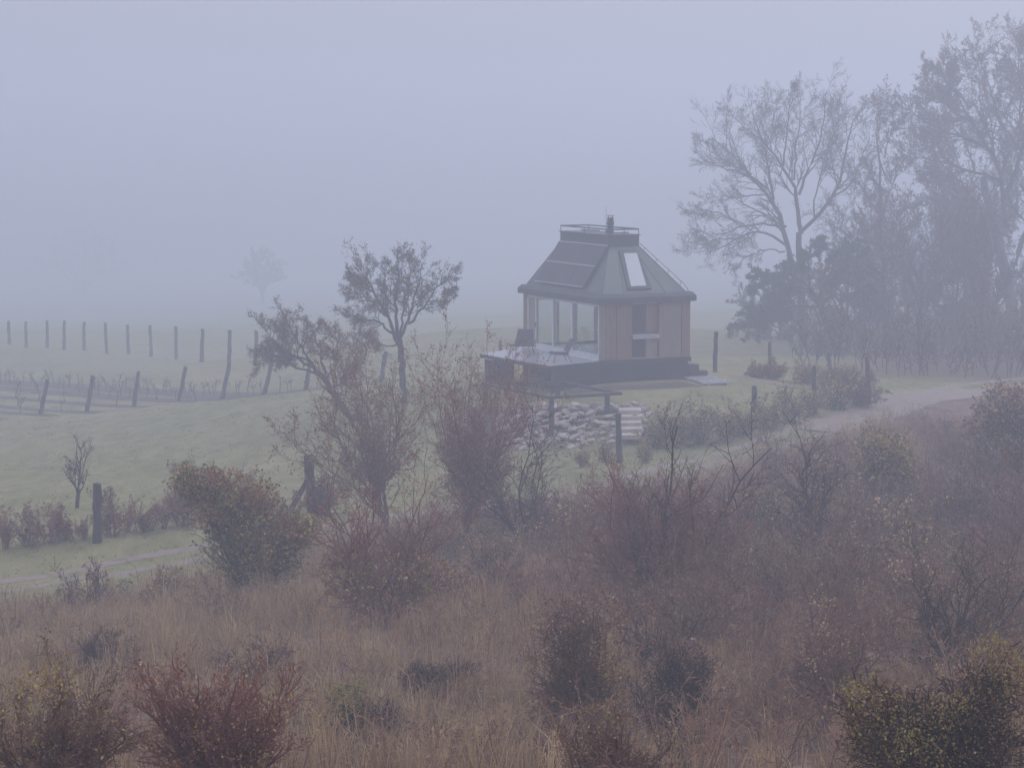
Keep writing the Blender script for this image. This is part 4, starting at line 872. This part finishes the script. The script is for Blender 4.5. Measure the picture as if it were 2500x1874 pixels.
mound('pale_leaf_bush', 'big dark bush with pinkish pale leaves beside the gravel path', (2450, 1180), [(2440, 990, 60, 50), (2500, 1000, 80, 70), (2400, 1050, 50, 60), (2460, 1090, 80, 70), (2530, 1060, 80, 100), (2410, 1120, 50, 50)], 73,
      (('leaf_dark', 9000, .10, None), ('leaf_pale', 2800, .10, lambda Q, s: Q[:, 2] > 60 * s)))
def copy_plant(src, p, k, rz, kz=1.0):
    o = src.copy(); col.objects.link(o); o.location = [float(v) for v in p]; o.scale = (k, k, k * kz); o.rotation_euler = (0, 0, rz)
    for ch in src.children: c = ch.copy(); col.objects.link(c); c.parent = o
    return o
def hedge(first, x, y, wp, hp, seed, i, n, **kw):
    """the first n are grown, the others are turned and scaled copies of them"""
    if i < n: o = px_shrub(kw.pop('name'), kw.pop('label'), (x, y), wp, hp, seed, **kw); first.append((o, hp * o.location.y)); return o
    g_ = ground(x, y); src, h0 = first[i % n]; return copy_plant(src, g_, hp * g_[1] / h0, 1.3 * i, 1.0)
# hedge beside the track on the left
HLf, HRf = [], []
HL = 'reddish hedge shrubs along the left fence'
for i, (x, y, wp, hp) in enumerate(((15, 1340, 90, 120), (70, 1335, 80, 95), (115, 1325, 90, 120), (165, 1320, 70, 80), (205, 1318, 70, 70), (270, 1310, 80, 115), (312, 1300, 70, 95), (352, 1300, 60, 75), (400, 1290, 80, 95), (445, 1285, 90, 150), (580, 1240, 60, 120), (690, 1290, 80, 110))):
    hedge(HLf, x, y, wp, hp, 80 + i, i, 4, name='hedge_shrub', label='low reddish-brown shrub in the hedge line between track and meadow', stems=11, twig=('twig_red', 'twig_brown')[i % 2], leaves=(('leaf_rust', 420, .07, top_z(.25)), ('leaf_dark', 300, .07, None)), group=HL, kids2=6, kids3=4, rad=.018, upk=.15)
px_shrub('brush_heap', 'dark heap of brush against the braced corner post', (785, 1258), 110, 105, 95, stems=26, twig='twig_dark', leaves=(('leaf_dark', 1800, .08, None),), cat='brush heap', spread=1.2, kids2=7)
px_shrub('brush_heap', 'dark cone-shaped brush heap at the bend of the gravel path', (2100, 992), 90, 95, 96, stems=26, twig='twig_dark', leaves=(('leaf_dark', 2600, .09, None),), cat='brush heap', spread=1.0, kids2=7)
HR = 'hedge bushes below the cabin lawn'
for i, (x, y, wp, hp) in enumerate(((1600, 1090, 90, 80), (1650, 1085, 110, 110), (1710, 1085, 110, 115), (1770, 1078, 110, 110), (1820, 1062, 90, 80), (1880, 1045, 100, 90), (1930, 1030, 100, 105), (1980, 1015, 100, 90), (2040, 1000, 100, 95), (1580, 1130, 80, 60), (1480, 1128, 110, 60), (1420, 1140, 100, 55))):
    hedge(HRf, x, y, wp, hp, 100 + i, i, 4, name='hedge_bush', label='low bush with scattered yellowish leaves in the hedge below the cabin lawn', stems=15, twig=('twig_dark', 'twig_brown')[i % 2], leaves=(('leaf_ivy', 1300, .09, None), ('leaf_pale', 260, .085, top_z(.5)), ('leaf_green', 240, .085, top_z(.4))), group=HR, kids2=7, kids3=4, spread=1.15)
HB = 'bushes at the far edge of the cabin lawn'
for i, (x, y, wp, hp, lf) in enumerate(((1850, 922, 70, 45, 'leaf_rust'), (1890, 925, 80, 50, 'leaf_rust'), (1965, 935, 90, 60, 'leaf_yellow'), (2020, 945, 90, 55, 'leaf_green'), (2060, 950, 90, 60, 'leaf_yellow'))):
    px_shrub('lawn_bush', ('low reddish bush under the lawn edge post', 'low yellow-leaved bush between lawn and wood')[0 if lf == 'leaf_rust' else 1], (x, y), wp, hp, 120 + i, stems=15, twig='twig_brown', leaves=((lf, 700, .10, None), ('leaf_brown', 800, .09, None)), group=HB, kids2=7, kids3=4, spread=1.2)

# ---- foreground shrubs
px_shrub('foreground_shrub', 'large reddish-brown bush with scattered yellow leaves and rosehip-brown tops', (540, 1950), 480, 390, 131, stems=30, twig='twig_red', leaves=(('leaf_rust', 3800, .05, None), ('leaf_yellow', 650, .055, patchy(11, .3)), ('leaf_pale', 500, .045, None)), rad=.024, kids2=11, spread=1.15)
px_shrub('foreground_shrub', 'straggly shrub with patches of yellow leaves beside the reddish-brown bush', (150, 1960), 380, 340, 132, stems=24, twig='twig_brown', leaves=(('leaf_brown', 2200, .05, None), ('leaf_yellow', 1100, .055, patchy(12, .25)), ('leaf_dark', 1500, .05, None)), rad=.022, kids2=10)
px_shrub('foreground_shrub', 'thin forked sapling rising above the yellow-leaved straggly shrub', (190, 1860), 130, 300, 133, stems=5, twig='twig_dark', leaves=(('leaf_dark', 120, .05, None),), rad=.022, kids2=7, upk=.16)
px_shrub('foreground_shrub', 'dark leafless bush in the dry grass above the straggly shrub', (250, 1650), 190, 130, 134, stems=22, twig='twig_dark', leaves=(('leaf_dark', 1200, .05, None),), kids2=8, spread=1.2)
mound('dome_shrub', 'low domed shrub, yellow-green on one side and dark on the other', (890, 1815), [(850, 1730, 55, 50), (910, 1750, 60, 50), (960, 1780, 45, 35), (850, 1780, 60, 40)], 135,
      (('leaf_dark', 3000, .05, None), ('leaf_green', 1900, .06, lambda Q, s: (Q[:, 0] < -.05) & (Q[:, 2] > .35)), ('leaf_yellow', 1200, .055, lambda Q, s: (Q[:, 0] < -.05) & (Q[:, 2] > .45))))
mound('climber_covered_shrub', 'shrub draped in fluffy white seed heads with a patch of yellow leaves', (1420, 1850), [(1370, 1540, 80, 60), (1450, 1500, 90, 60), (1350, 1640, 80, 80), (1430, 1600, 90, 80), (1480, 1680, 70, 90), (1400, 1740, 90, 70), (1330, 1730, 60, 60)], 136,
      (('leaf_dark', 5500, .05, None), ('leaf_brown', 4000, .05, None), ('seed_fluff', 2200, .036, lambda Q, s: (Q[:, 2] > 150 * s) & (Q[:, 0] < .15)), ('leaf_yellow', 2600, .046, lambda Q, s: (Q[:, 0] > .15) & (Q[:, 0] < .9) & (Q[:, 2] < 300 * s)), ('leaf_pale', 900, .05, lambda Q, s: Q[:, 2] > 220 * s)), twig='twig_brown')
mound('dark_shrub', 'dark rounded shrub with a frosting of grey seed heads', (1660, 1790), [(1650, 1610, 55, 45), (1690, 1640, 45, 50), (1650, 1690, 60, 60)], 137,
      (('leaf_dark', 3200, .05, None), ('leaf_brown', 1500, .05, None), ('seed_fluff', 700, .034, lambda Q, s: Q[:, 2] > 110 * s)))
mound('dark_shrub', 'flat dark mound of brambles in the dry grass', (1050, 1705), [(1020, 1660, 50, 30), (1080, 1665, 55, 28), (1130, 1640, 40, 22)], 138, (('leaf_dark', 3600, .05, None), ('leaf_brown', 800, .05, None)))
px_shrub('foreground_shrub', 'fan of bare brown twigs on a short dark stem', (2020, 1800), 330, 370, 139, stems=18, twig='twig_brown', leaves=(('leaf_pale', 300, .05, top_z(.6)), ('leaf_rust', 1800, .045, None), ('leaf_brown', 1500, .045, None)), rad=.028, trunk=.2, kids2=11, kids3=6, spread=1.5)
px_shrub('foreground_shrub', 'wide bare shrub with long ascending branches above the yellow-leaved thicket', (2330, 1660), 380, 330, 140, stems=16, twig='twig_dark', leaves=(('leaf_pale', 260, .05, top_z(.6)), ('leaf_dark', 2400, .05, None), ('leaf_rust', 900, .05, None)), rad=.03, kids2=11, kids3=6, spread=1.4)
mound('yellow_thicket', 'thicket of narrow yellow-green leaves over a dark hollow', (2330, 1960), [(2150, 1730, 90, 60), (2280, 1780, 100, 90), (2420, 1640, 100, 70), (2460, 1760, 100, 110), (2200, 1850, 90, 70), (2360, 1870, 120, 80), (2100, 1800, 70, 60)], 141,
      (('leaf_dark', 6000, .048, None), ('leaf_brown', 4500, .048, None), ('leaf_yellow', 4600, .042, lambda Q, s: noise2(Q[:, 0] * 2, Q[:, 2] * 2 + Q[:, 1], 1.6, 8) > .12), ('leaf_green', 2600, .044, None), ('leaf_pale', 1200, .042, None)), stems=16)
px_shrub('foreground_shrub', 'tangle of thin canes with a few pale seed heads at the slope foot', (1480, 1980), 420, 260, 142, stems=30, twig='twig_brown', leaves=(('leaf_brown', 1500, .045, None), ('seed_fluff', 90, .05, None), ('leaf_yellow', 250, .05, None)), kids2=9, spread=1.3)
px_shrub('foreground_shrub', 'greenish grey bush in the scrub below the mossy trunk', (1720, 1560), 240, 150, 143, stems=20, twig='twig_brown', leaves=(('leaf_ivy', 2600, .06, None), ('leaf_pale', 300, .05, top_z(.5))), kids2=9, spread=1.2)
px_shrub('foreground_shrub', 'grey-green bush in the scrub between red-twigged shrub and forked tree', (1840, 1330), 220, 170, 144, stems=20, twig='twig_dark', leaves=(('leaf_ivy', 2600, .07, None), ('leaf_pale', 240, .06, top_z(.5))), kids2=9, spread=1.2)
px_shrub('foreground_shrub', 'dusky bush on the slope under the pale-leaved bush', (2400, 1330), 230, 170, 145, stems=20, twig='twig_dark', leaves=(('leaf_dark', 2600, .07, None), ('leaf_pale', 160, .06, top_z(.5))), kids2=9, spread=1.2)
px_shrub('foreground_shrub', 'low bush with yellow leaves in the grass beside the seed-head shrub', (1130, 1880), 220, 150, 146, stems=18, twig='twig_brown', leaves=(('leaf_yellow', 800, .05, patchy(3, .0)), ('leaf_brown', 900, .05, None)), kids2=8, spread=1.2)
px_shrub('foreground_shrub', 'dark bush with pale leaf flecks right of the ivy-wrapped shrub', (1180, 1470), 200, 140, 147, stems=20, twig='twig_dark', leaves=(('leaf_dark', 2200, .06, None), ('leaf_pale', 150, .05, None)), kids2=8, spread=1.2)
px_shrub('mossy_trunk', 'crooked dark mossy trunk with short broken branches in the scrub', (1590, 1510), 90, 190, 148, stems=4, twig='twig_dark', leaves=(('leaf_ivy', 700, .05, None),), rad=.09, trunk=.8, kids2=5, kids3=3, cat='tree')

# patches of bright leaves on shrubs, each a cloud of small clusters on the side facing the camera
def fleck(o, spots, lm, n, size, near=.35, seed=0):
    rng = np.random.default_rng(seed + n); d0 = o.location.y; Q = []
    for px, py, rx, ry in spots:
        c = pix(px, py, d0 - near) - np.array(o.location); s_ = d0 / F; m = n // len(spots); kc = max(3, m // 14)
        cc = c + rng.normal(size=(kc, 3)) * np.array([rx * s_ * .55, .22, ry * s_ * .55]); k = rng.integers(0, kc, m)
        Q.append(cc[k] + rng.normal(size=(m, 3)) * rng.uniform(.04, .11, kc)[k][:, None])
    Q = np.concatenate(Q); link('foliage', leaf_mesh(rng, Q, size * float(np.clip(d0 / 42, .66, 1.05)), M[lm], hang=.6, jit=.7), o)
obs = {o['label']: o for o in col.objects if o.parent is None and 'label' in o}
def lab(t): return next(o for l, o in obs.items() if l.startswith(t))
fleck(lab('shrub draped in fluffy'), [(1480, 1590, 25, 40), (1500, 1650, 40, 50), (1460, 1720, 30, 50), (1490, 1750, 20, 30)], 'leaf_yellow', 850, .04)
fleck(lab('shrub draped in fluffy'), [(1330, 1580, 45, 30), (1390, 1530, 50, 25), (1460, 1480, 40, 25)], 'seed_fluff', 750, .034)
fleck(lab('thicket of narrow yellow'), [(2100, 1700, 40, 30), (2210, 1790, 50, 30), (2250, 1830, 60, 25), (2420, 1600, 60, 30), (2470, 1580, 30, 25), (2330, 1720, 50, 40)], 'leaf_yellow', 1300, .036)
fleck(lab('low domed shrub'), [(835, 1700, 40, 22), (870, 1680, 30, 15)], 'leaf_green', 750, .04, .25)
fleck(lab('low domed shrub'), [(835, 1700, 40, 22)], 'leaf_yellow', 350, .04, .3)
fleck(lab('straggly shrub with patches'), [(50, 1680, 35, 25), (160, 1670, 45, 25), (40, 1760, 20, 15), (100, 1660, 30, 14)], 'leaf_yellow', 650, .04)
fleck(lab('large reddish-brown bush'), [(660, 1700, 40, 15), (500, 1790, 30, 15), (620, 1850, 25, 14), (700, 1740, 30, 25), (790, 1780, 20, 40)], 'leaf_yellow', 450, .04)
fleck(lab('rounded bush with pale'), [(2200, 1110, 35, 40), (2190, 1190, 30, 40), (2140, 1060, 45, 20)], 'leaf_yellow', 750, .06)
fleck(lab('big dark bush with pinkish'), [(2440, 960, 45, 25), (2490, 990, 30, 30), (2400, 1010, 30, 20), (2470, 1070, 30, 15)], 'leaf_pale', 750, .07)
fleck(lab('ivy-covered leaning bush'), [(500, 1190, 60, 25), (560, 1220, 40, 30), (660, 1340, 30, 30), (490, 1240, 40, 25)], 'leaf_yellow', 650, .05)
fleck(lab('ivy-covered leaning bush'), [(520, 1170, 70, 20), (500, 1250, 40, 30), (700, 1290, 50, 20), (630, 1210, 40, 25)], 'leaf_rust', 1800, .05)
fleck(lab('dark dense shrub wrapped'), [(1040, 1420, 35, 25), (870, 1400, 40, 25), (1060, 1460, 30, 20)], 'leaf_yellow', 350, .045)
fleck(lab('low bush with yellow leaves in the grass'), [(1120, 1760, 40, 20), (1200, 1790, 30, 25), (1180, 1680, 30, 15)], 'leaf_yellow', 500, .04)
fleck(lab('fan of bare brown'), [(2010, 1530, 40, 15), (2020, 1470, 25, 20), (1990, 1610, 30, 14)], 'leaf_pale', 350, .04)
fleck(lab('tall upright shrub with dark'), [(1150, 1240, 20, 30), (1150, 1300, 14, 20), (1200, 990, 30, 20)], 'leaf_yellow', 175, .05)
# ---- young vines in the rows, with strips of bare soil under them
VR = 'young vines in the vineyard rows'
rng = np.random.default_rng(77); vm = []
for k in range(4):
    P_ = Plant(300 + k); a = P_.run(np.array([[0, 0, -.05]]), np.array([[.05, 0, 1.]]), np.array([.75]), np.array([.028]), 5, .1, .1, .6); b_ = P_.kids(a, 5, .5, 1, 50, .7, .5, 5, .2, .1); P_.kids(b_, 3, .3, 1, 45, .4, .6, 3, .2, .1)
    vm.append((P_.tubes((0,), M['post'], 'trunk', .01), P_.tubes((1, 2), M['twig_dark'], 'crown', .006)))
for i, (t, b_) in enumerate(near_v):
    e = ground(*b_)[:2]; dvec = np.array([-1.0, 1.12]); dvec /= np.linalg.norm(dvec); Lr = 75
    path = e + dvec * np.arange(-1.5, Lr, .8)[:, None]
    strip('soil_strip', path, .9, M['soil'], .05, 200 + i, .3)
    for k in range(20):
        q = e + dvec * (2.2 + k * 2.6 + rng.normal() * .3); r_ = empty('young_vine', (q[0], q[1], tz(q[0], q[1])[0]), rng.uniform(0, 6))
        tag(r_, 'young leafless vine standing in a vineyard row', 'vine', VR); j = rng.integers(4); link('trunk', vm[j][0], r_); link('crown', vm[j][1], r_); r_.scale = [rng.uniform(.8, 1.3)] * 3

# ---- grass and scrub too many to count
def blades(n, region, h, wd, seed, lean=.35, hmod=None):
    rng = np.random.default_rng(seed); Y = np.sqrt(rng.uniform(region[0] ** 2, region[1] ** 2, n * 3)); X = rng.uniform(-1, 1, n * 3) * (.245 * Y + 2.0)
    keep = region[2](X, Y, rng)[: n * 3]; X, Y = X[keep][:n], Y[keep][:n]; n = len(X); Z = tz(X, Y) - .03
    H = h * rng.uniform(.45, 1.25, n) * (1 if hmod is None else hmod(X, Y)); az = rng.uniform(0, 6.28, n); ln = lean * rng.uniform(.2, 1.6, n) * H
    dx, dy = np.cos(az), np.sin(az); wx, wy = -dy * wd / 2, dx * wd / 2; t2 = rng.uniform(0, 6.28, n); wx, wy = np.cos(t2) * wd / 2, np.sin(t2) * wd / 2
    B = np.stack([X, Y, Z], -1); W = np.stack([wx, wy, 0 * wx], -1); mid = B + np.stack([dx * ln * .35, dy * ln * .35, H * .6], -1); tip = B + np.stack([dx * ln, dy * ln, H], -1)
    V = np.stack([B - W, B + W, mid + W * .8, mid - W * .8, tip], 1).reshape(-1, 3); i = np.arange(n) * 5
    return V, [np.stack([i, i + 1, i + 2, i + 3], -1), np.stack([i + 3, i + 2, i + 4], -1)]
def tall(X, Y): return (.55 + .55 * np.clip(noise2(X, Y, .55, 21) + .5, 0, 1.6)) * np.clip((near_side(X, Y) - marg(X) + 1.2) / 5, .3, 1)
marg = lambda X: 1.8 + 4.6 * np.clip((-3 - X) / 4, 0, 1) + 2.2 * np.clip((X - 2) / 3, 0, 1) * np.clip((16 - X) / 4, 0, 1)
in_scrub = lambda X, Y, rng: (near_side(X, Y) > marg(X) + rng.normal(size=X.shape) * .6) & (noise2(X, Y, .5, 22) + rng.normal(size=X.shape) * .5 > -.35)
V, Fc = blades(60000, (25, 95, in_scrub), .62, .011, 1, .5, tall)
tag(link('dry_grass', raw_mesh('dry_grass', V, Fc, M['grass_dry'])), 'brown dry grass covering the slope', 'grass', kind='stuff')
left_straw = lambda X, Y, rng: (near_side(X, Y) > marg(X) + 1) & (noise2(X, Y, .8, 24) + np.clip((2 - X) / 10, -.6, .6) + rng.normal(size=X.shape) * .15 > .42)
def tufts(nt_, per, region, h, wd, seed, simple=False):
    rng = np.random.default_rng(seed); Y = np.sqrt(rng.uniform(region[0] ** 2, region[1] ** 2, nt_ * 4)); X = rng.uniform(-1, 1, nt_ * 4) * (.245 * Y + 2.0)
    keep = region[2](X, Y, rng); X, Y = X[keep][:nt_], Y[keep][:nt_]; nt_ = len(X); H0 = np.repeat(h * rng.lognormal(0, .35, nt_), per); n = nt_ * per
    az = rng.uniform(0, 6.28, n); r_ = np.abs(rng.normal(size=n)) * .07; X = np.repeat(X, per) + r_ * np.cos(az); Y = np.repeat(Y, per) + r_ * np.sin(az); Z = tz(X, Y) - .03
    H = H0 * rng.uniform(.4, 1.1, n); ln = H * rng.uniform(.1, .75, n); az += rng.normal(size=n) * .4; dx, dy = np.cos(az), np.sin(az); t2 = rng.uniform(0, 6.28, n)
    W = np.stack([np.cos(t2) * wd / 2, np.sin(t2) * wd / 2, 0 * t2], -1); B = np.stack([X, Y, Z], -1); drop = rng.uniform(.0, .35, n)
    mid = B + np.stack([dx * ln * .35, dy * ln * .35, H * .7], -1); tip = B + np.stack([dx * ln * (1 + drop), dy * ln * (1 + drop), H * (1 - drop)], -1)
    V = np.stack([B - W, B + W, mid + W * .8, mid - W * .8, tip], 1).reshape(-1, 3); i = np.arange(n) * 5
    if simple: return np.stack([B - W, B + W, tip], 1).reshape(-1, 3), [np.arange(3 * n).reshape(n, 3)]
    return V, [np.stack([i, i + 1, i + 2, i + 3], -1), np.stack([i + 3, i + 2, i + 4], -1)]
V, Fc = tufts(3800, 20, (25, 95, in_scrub), .62, .012, 7)
tag(link('grass_tufts', raw_mesh('grass_tufts', V, Fc, M['grass_dry'])), 'drooping tufts of withered grass over the slope', 'grass', kind='stuff')
V, Fc = tufts(2600, 16, (25, 80, left_straw), .62, .012, 12)
tag(link('straw_grass', raw_mesh('straw_grass', V, Fc, M['grass_straw'])), 'tufts of tall straw coloured grass', 'grass', kind='stuff')
verge = lambda X, Y, rng: (near_side(X, Y) < marg(X)) & (near_side(X, Y) > -12) & (np.abs(np.abs(near_side(X, Y)) - .85) > .3)
V, Fc = tufts(8000, 6, (55, 112, verge), .10, .024, 3, True)
tag(link('meadow_grass', raw_mesh('meadow_grass', V, Fc, M['grass_green'])), 'short green grass along the track', 'grass', kind='stuff')
mead = lambda X, Y, rng: (near_side(X, Y) < -1.5) & (X < 1.5 + .02 * Y) & (noise2(X, Y, .35, 61) + rng.normal(size=X.shape) * .4 > .1)
V, Fc = tufts(9000, 6, (60, 135, mead), .10, .024, 9, True)
tag(link('meadow_tufts', raw_mesh('meadow_tufts', V, Fc, M['grass_green'])), 'uneven tufts of grass dotting the meadow', 'grass', kind='stuff')
# bramble scrub: tangled arching canes and small leaves
rng = np.random.default_rng(5); n = 6000
Y = np.sqrt(rng.uniform(25 ** 2, 94 ** 2, n * 3)); X = rng.uniform(-1, 1, n * 3) * (.245 * Y + 2)
k_ = (near_side(X, Y) > marg(X) + .6 + 2.5 * (X < -4)) & (noise2(X, Y, .45, 31) + np.clip((X + 1) / 9, -.7, .6) + rng.normal(size=X.shape) * .3 > .05); X, Y = X[k_][:n], Y[k_][:n]; n = len(X)
P_ = Plant(401); az = rng.uniform(0, 6.28, n); tl = rng.uniform(.1, .8, n); d = np.stack([np.sin(tl) * np.cos(az), np.sin(tl) * np.sin(az), np.cos(tl)], -1)
l0 = P_.run(np.stack([X, Y, tz(X, Y) - .05], -1), d, rng.uniform(.5, 1.25, n), np.full(n, .0085), 5, .16, -.05, .4); l1 = P_.kids(l0, 5, .2, 1, 48, .42, .6, 3, .18, .05, lmin=.1); l2 = P_.kids(l1, 2, .3, 1, 45, .5, .7, 1, .2, .05, lmin=.08)
tag(link('bramble_scrub', P_.tubes((0, 1, 2), M['bramble'], 'bramble_scrub', .0035)), 'reddish tangle of bramble canes over the slope', 'scrub', kind='stuff')
C = P_.along(l1, 60000) + rng.normal(size=(60000, 3)) * .03
tag(link('bramble_leaves', leaf_mesh(rng, C, .04, M['bramble'], 'bramble_leaves')), 'small withered leaves on the bramble scrub', 'scrub', kind='stuff')
# low shrubs scattered over the slope: nine kinds, each copied many times
KIND = [('russet low shrub with withered leaves on the open slope', 'twig_red', (('leaf_rust', 420, .05), ('leaf_dark', 300, .05)), 1.5, 1.1),
 ('low leafless reddish twig bush on the open slope', 'twig_red', (('bramble', 300, .04),), 1.5, 1.3),
 ('low bush freckled with yellow leaves on the open slope', 'twig_brown', (('leaf_yellow', 260, .05), ('leaf_brown', 400, .05)), 1.4, 1.0),
 ('dark ivy-green low bush on the open slope', 'twig_dark', (('leaf_ivy', 1100, .055),), 1.3, .9),
 ('low bush flecked with pale dry leaves on the open slope', 'twig_brown', (('leaf_pale', 300, .045), ('leaf_dark', 500, .05)), 1.5, 1.0),
 ('dark brown thorny bush on the open slope', 'twig_dark', (('leaf_dark', 900, .05),), 1.6, 1.1),
 ('wispy shrub of thin upright brown whips on the open slope', 'twig_brown', (('leaf_brown', 120, .045),), 1.1, 1.7),
 ('straggling grey-green bush on the open slope', 'twig_brown', (('leaf_ivy', 450, .05), ('leaf_pale', 160, .045)), 1.7, .9),
 ('low bush with a few fluffy grey seed heads on the open slope', 'twig_brown', (('seed_fluff', 70, .045), ('leaf_brown', 500, .045)), 1.5, 1.1)]
kinds = []
for q, (lb_, tw, lv_, w_, h_) in enumerate(KIND):
    P_ = Plant(500 + q); rg = P_.rng; n0 = 13; az = rg.uniform(0, 6.28, n0); tilt = np.arctan(w_ / 2 / h_) * np.sqrt(rg.random(n0)) * 1.3
    l0 = P_.run(np.stack([.08 * np.cos(az), .08 * np.sin(az), np.full(n0, -.06)], -1), np.stack([np.sin(tilt) * np.cos(az), np.sin(tilt) * np.sin(az), np.cos(tilt)], -1), h_ * rg.uniform(.55, 1.15, n0), np.full(n0, .012), 7, .18, .0, .3)
    l1 = P_.kids(l0, 8, .15, 1, 46, .42, .6, 5, .2, .06); l2 = P_.kids(l1, 6, .1, 1, 46, .5, .6, 3, .2, .04, lmin=.07)
    kinds.append((P_.tubes((0,), M[tw], 'branchwork', .004), P_.tubes((1, 2), M[tw], 'twig_crown', .003), [leaf_mesh(rg, P_.clump(l2, n_, 12, .1) if lm in BRIGHT else P_.along(l2, n_) + rg.normal(size=(n_, 3)) * .02, sz, M[lm]) for lm, n_, sz in lv_]))
rng = np.random.default_rng(909); cnt = 0; spots_ = []
while cnt < 290:
    y = math.sqrt(rng.uniform(26 ** 2, 90 ** 2)); x = rng.uniform(-1, 1) * (.235 * y + 1)
    if near_side(x, y) < marg(np.array([x]))[0] + (4.5 if x < -4 else 1.2) or any((x - a) ** 2 + (y - b_) ** 2 < .3 for a, b_ in spots_): continue
    if x < 2 and y < 62 and noise2(np.array([x]), np.array([y]), .4, 44)[0] < .2: continue
    if x > 1 and near_side(x, y) < 9 and rng.random() < .7: continue
    spots_.append((x, y)); q = int(np.clip(noise2(np.array([x]), np.array([y]), .35, 45)[0] * 3 + 4.5 + rng.normal() * 2.2, 0, 8.9)); bw, tw, lvs = kinds[q]
    o = empty('slope_shrub', (x, y, tz(x, y)[0]), rng.uniform(0, 6.28)); tag(o, KIND[q][0], 'shrub', 'slope shrubs: ' + KIND[q][0][:24]); sc_ = rng.uniform(.6, 1.35) * float(np.clip(y / 52, .55, 1.15)) * ((1.3 if y < 66 else .8) if x > 0 else 1.0); o.scale = (sc_ * rng.uniform(.85, 1.2), sc_, sc_ * rng.uniform(.8, 1.2))
    link('branchwork', bw, o); link('twig_crown', tw, o)
    for lf in lvs: link('foliage', lf, o)
    cnt += 1
rng = np.random.default_rng(5)
# undergrowth of the wood
n = 900; X = rng.uniform(14, 46, n); Y = rng.uniform(112, 172, n); k_ = (X > 12.5 + .11 * (Y - 100)) & (np.abs(X / Y) < .28); X, Y = X[k_], Y[k_]; n = len(X)
P_ = Plant(402); az = rng.uniform(0, 6.28, n); tl = rng.uniform(.05, .5, n); d = np.stack([np.sin(tl) * np.cos(az), np.sin(tl) * np.sin(az), np.cos(tl)], -1)
l0 = P_.run(np.stack([X, Y, tz(X, Y) - .05], -1), d, rng.uniform(.8, 3.2, n), np.full(n, .03), 5, .12, .03, .4); l1 = P_.kids(l0, 8, .2, 1, 45, .4, .6, 4, .15, .05); l2 = P_.kids(l1, 3, .3, 1, 45, .5, .7, 2, .2, .05)
tag(link('wood_undergrowth', P_.tubes((0, 1, 2), M['twig_dark'], 'wood_undergrowth', .01)), 'dim brushwood under the trees of the wood', 'undergrowth', kind='stuff')
C = P_.along(l2, 16000) + rng.normal(size=(16000, 3)) * .05
tag(link('undergrowth_leaves', leaf_mesh(rng, C, .13, M['leaf_brown'], 'undergrowth_leaves')), 'withered leaves on the brushwood of the wood', 'undergrowth', kind='stuff')

# ------------------------------------------------------------------ fog
DENS = .0052
zlo = float(GZ.min()) - 1.5; ymin, ymax = float(ys.min()) - 2, float(ys.max()) + 2; xm = float(np.abs(GX).max()) + 2
hz_ = MB().box(-xm, xm, ymin, ymax, zlo, 26.0).build('haze', None)
hm = bpy.data.materials.new('haze'); hm.use_nodes = True; nt = hm.node_tree; nt.nodes.remove(nt.nodes['Principled BSDF'])
pv = nt.nodes.new('ShaderNodeVolumePrincipled'); pv.inputs['Color'].default_value = (.812, .872, 1.0, 1); pv.inputs['Density'].default_value = DENS; pv.inputs['Anisotropy'].default_value = .42
nt.links.new(pv.outputs[0], nt.nodes['Material Output'].inputs['Volume']); hz_.data.materials.append(hm)
tag(hz_, kind='stuff', label='pale bluish morning fog over the whole valley', cat='fog')
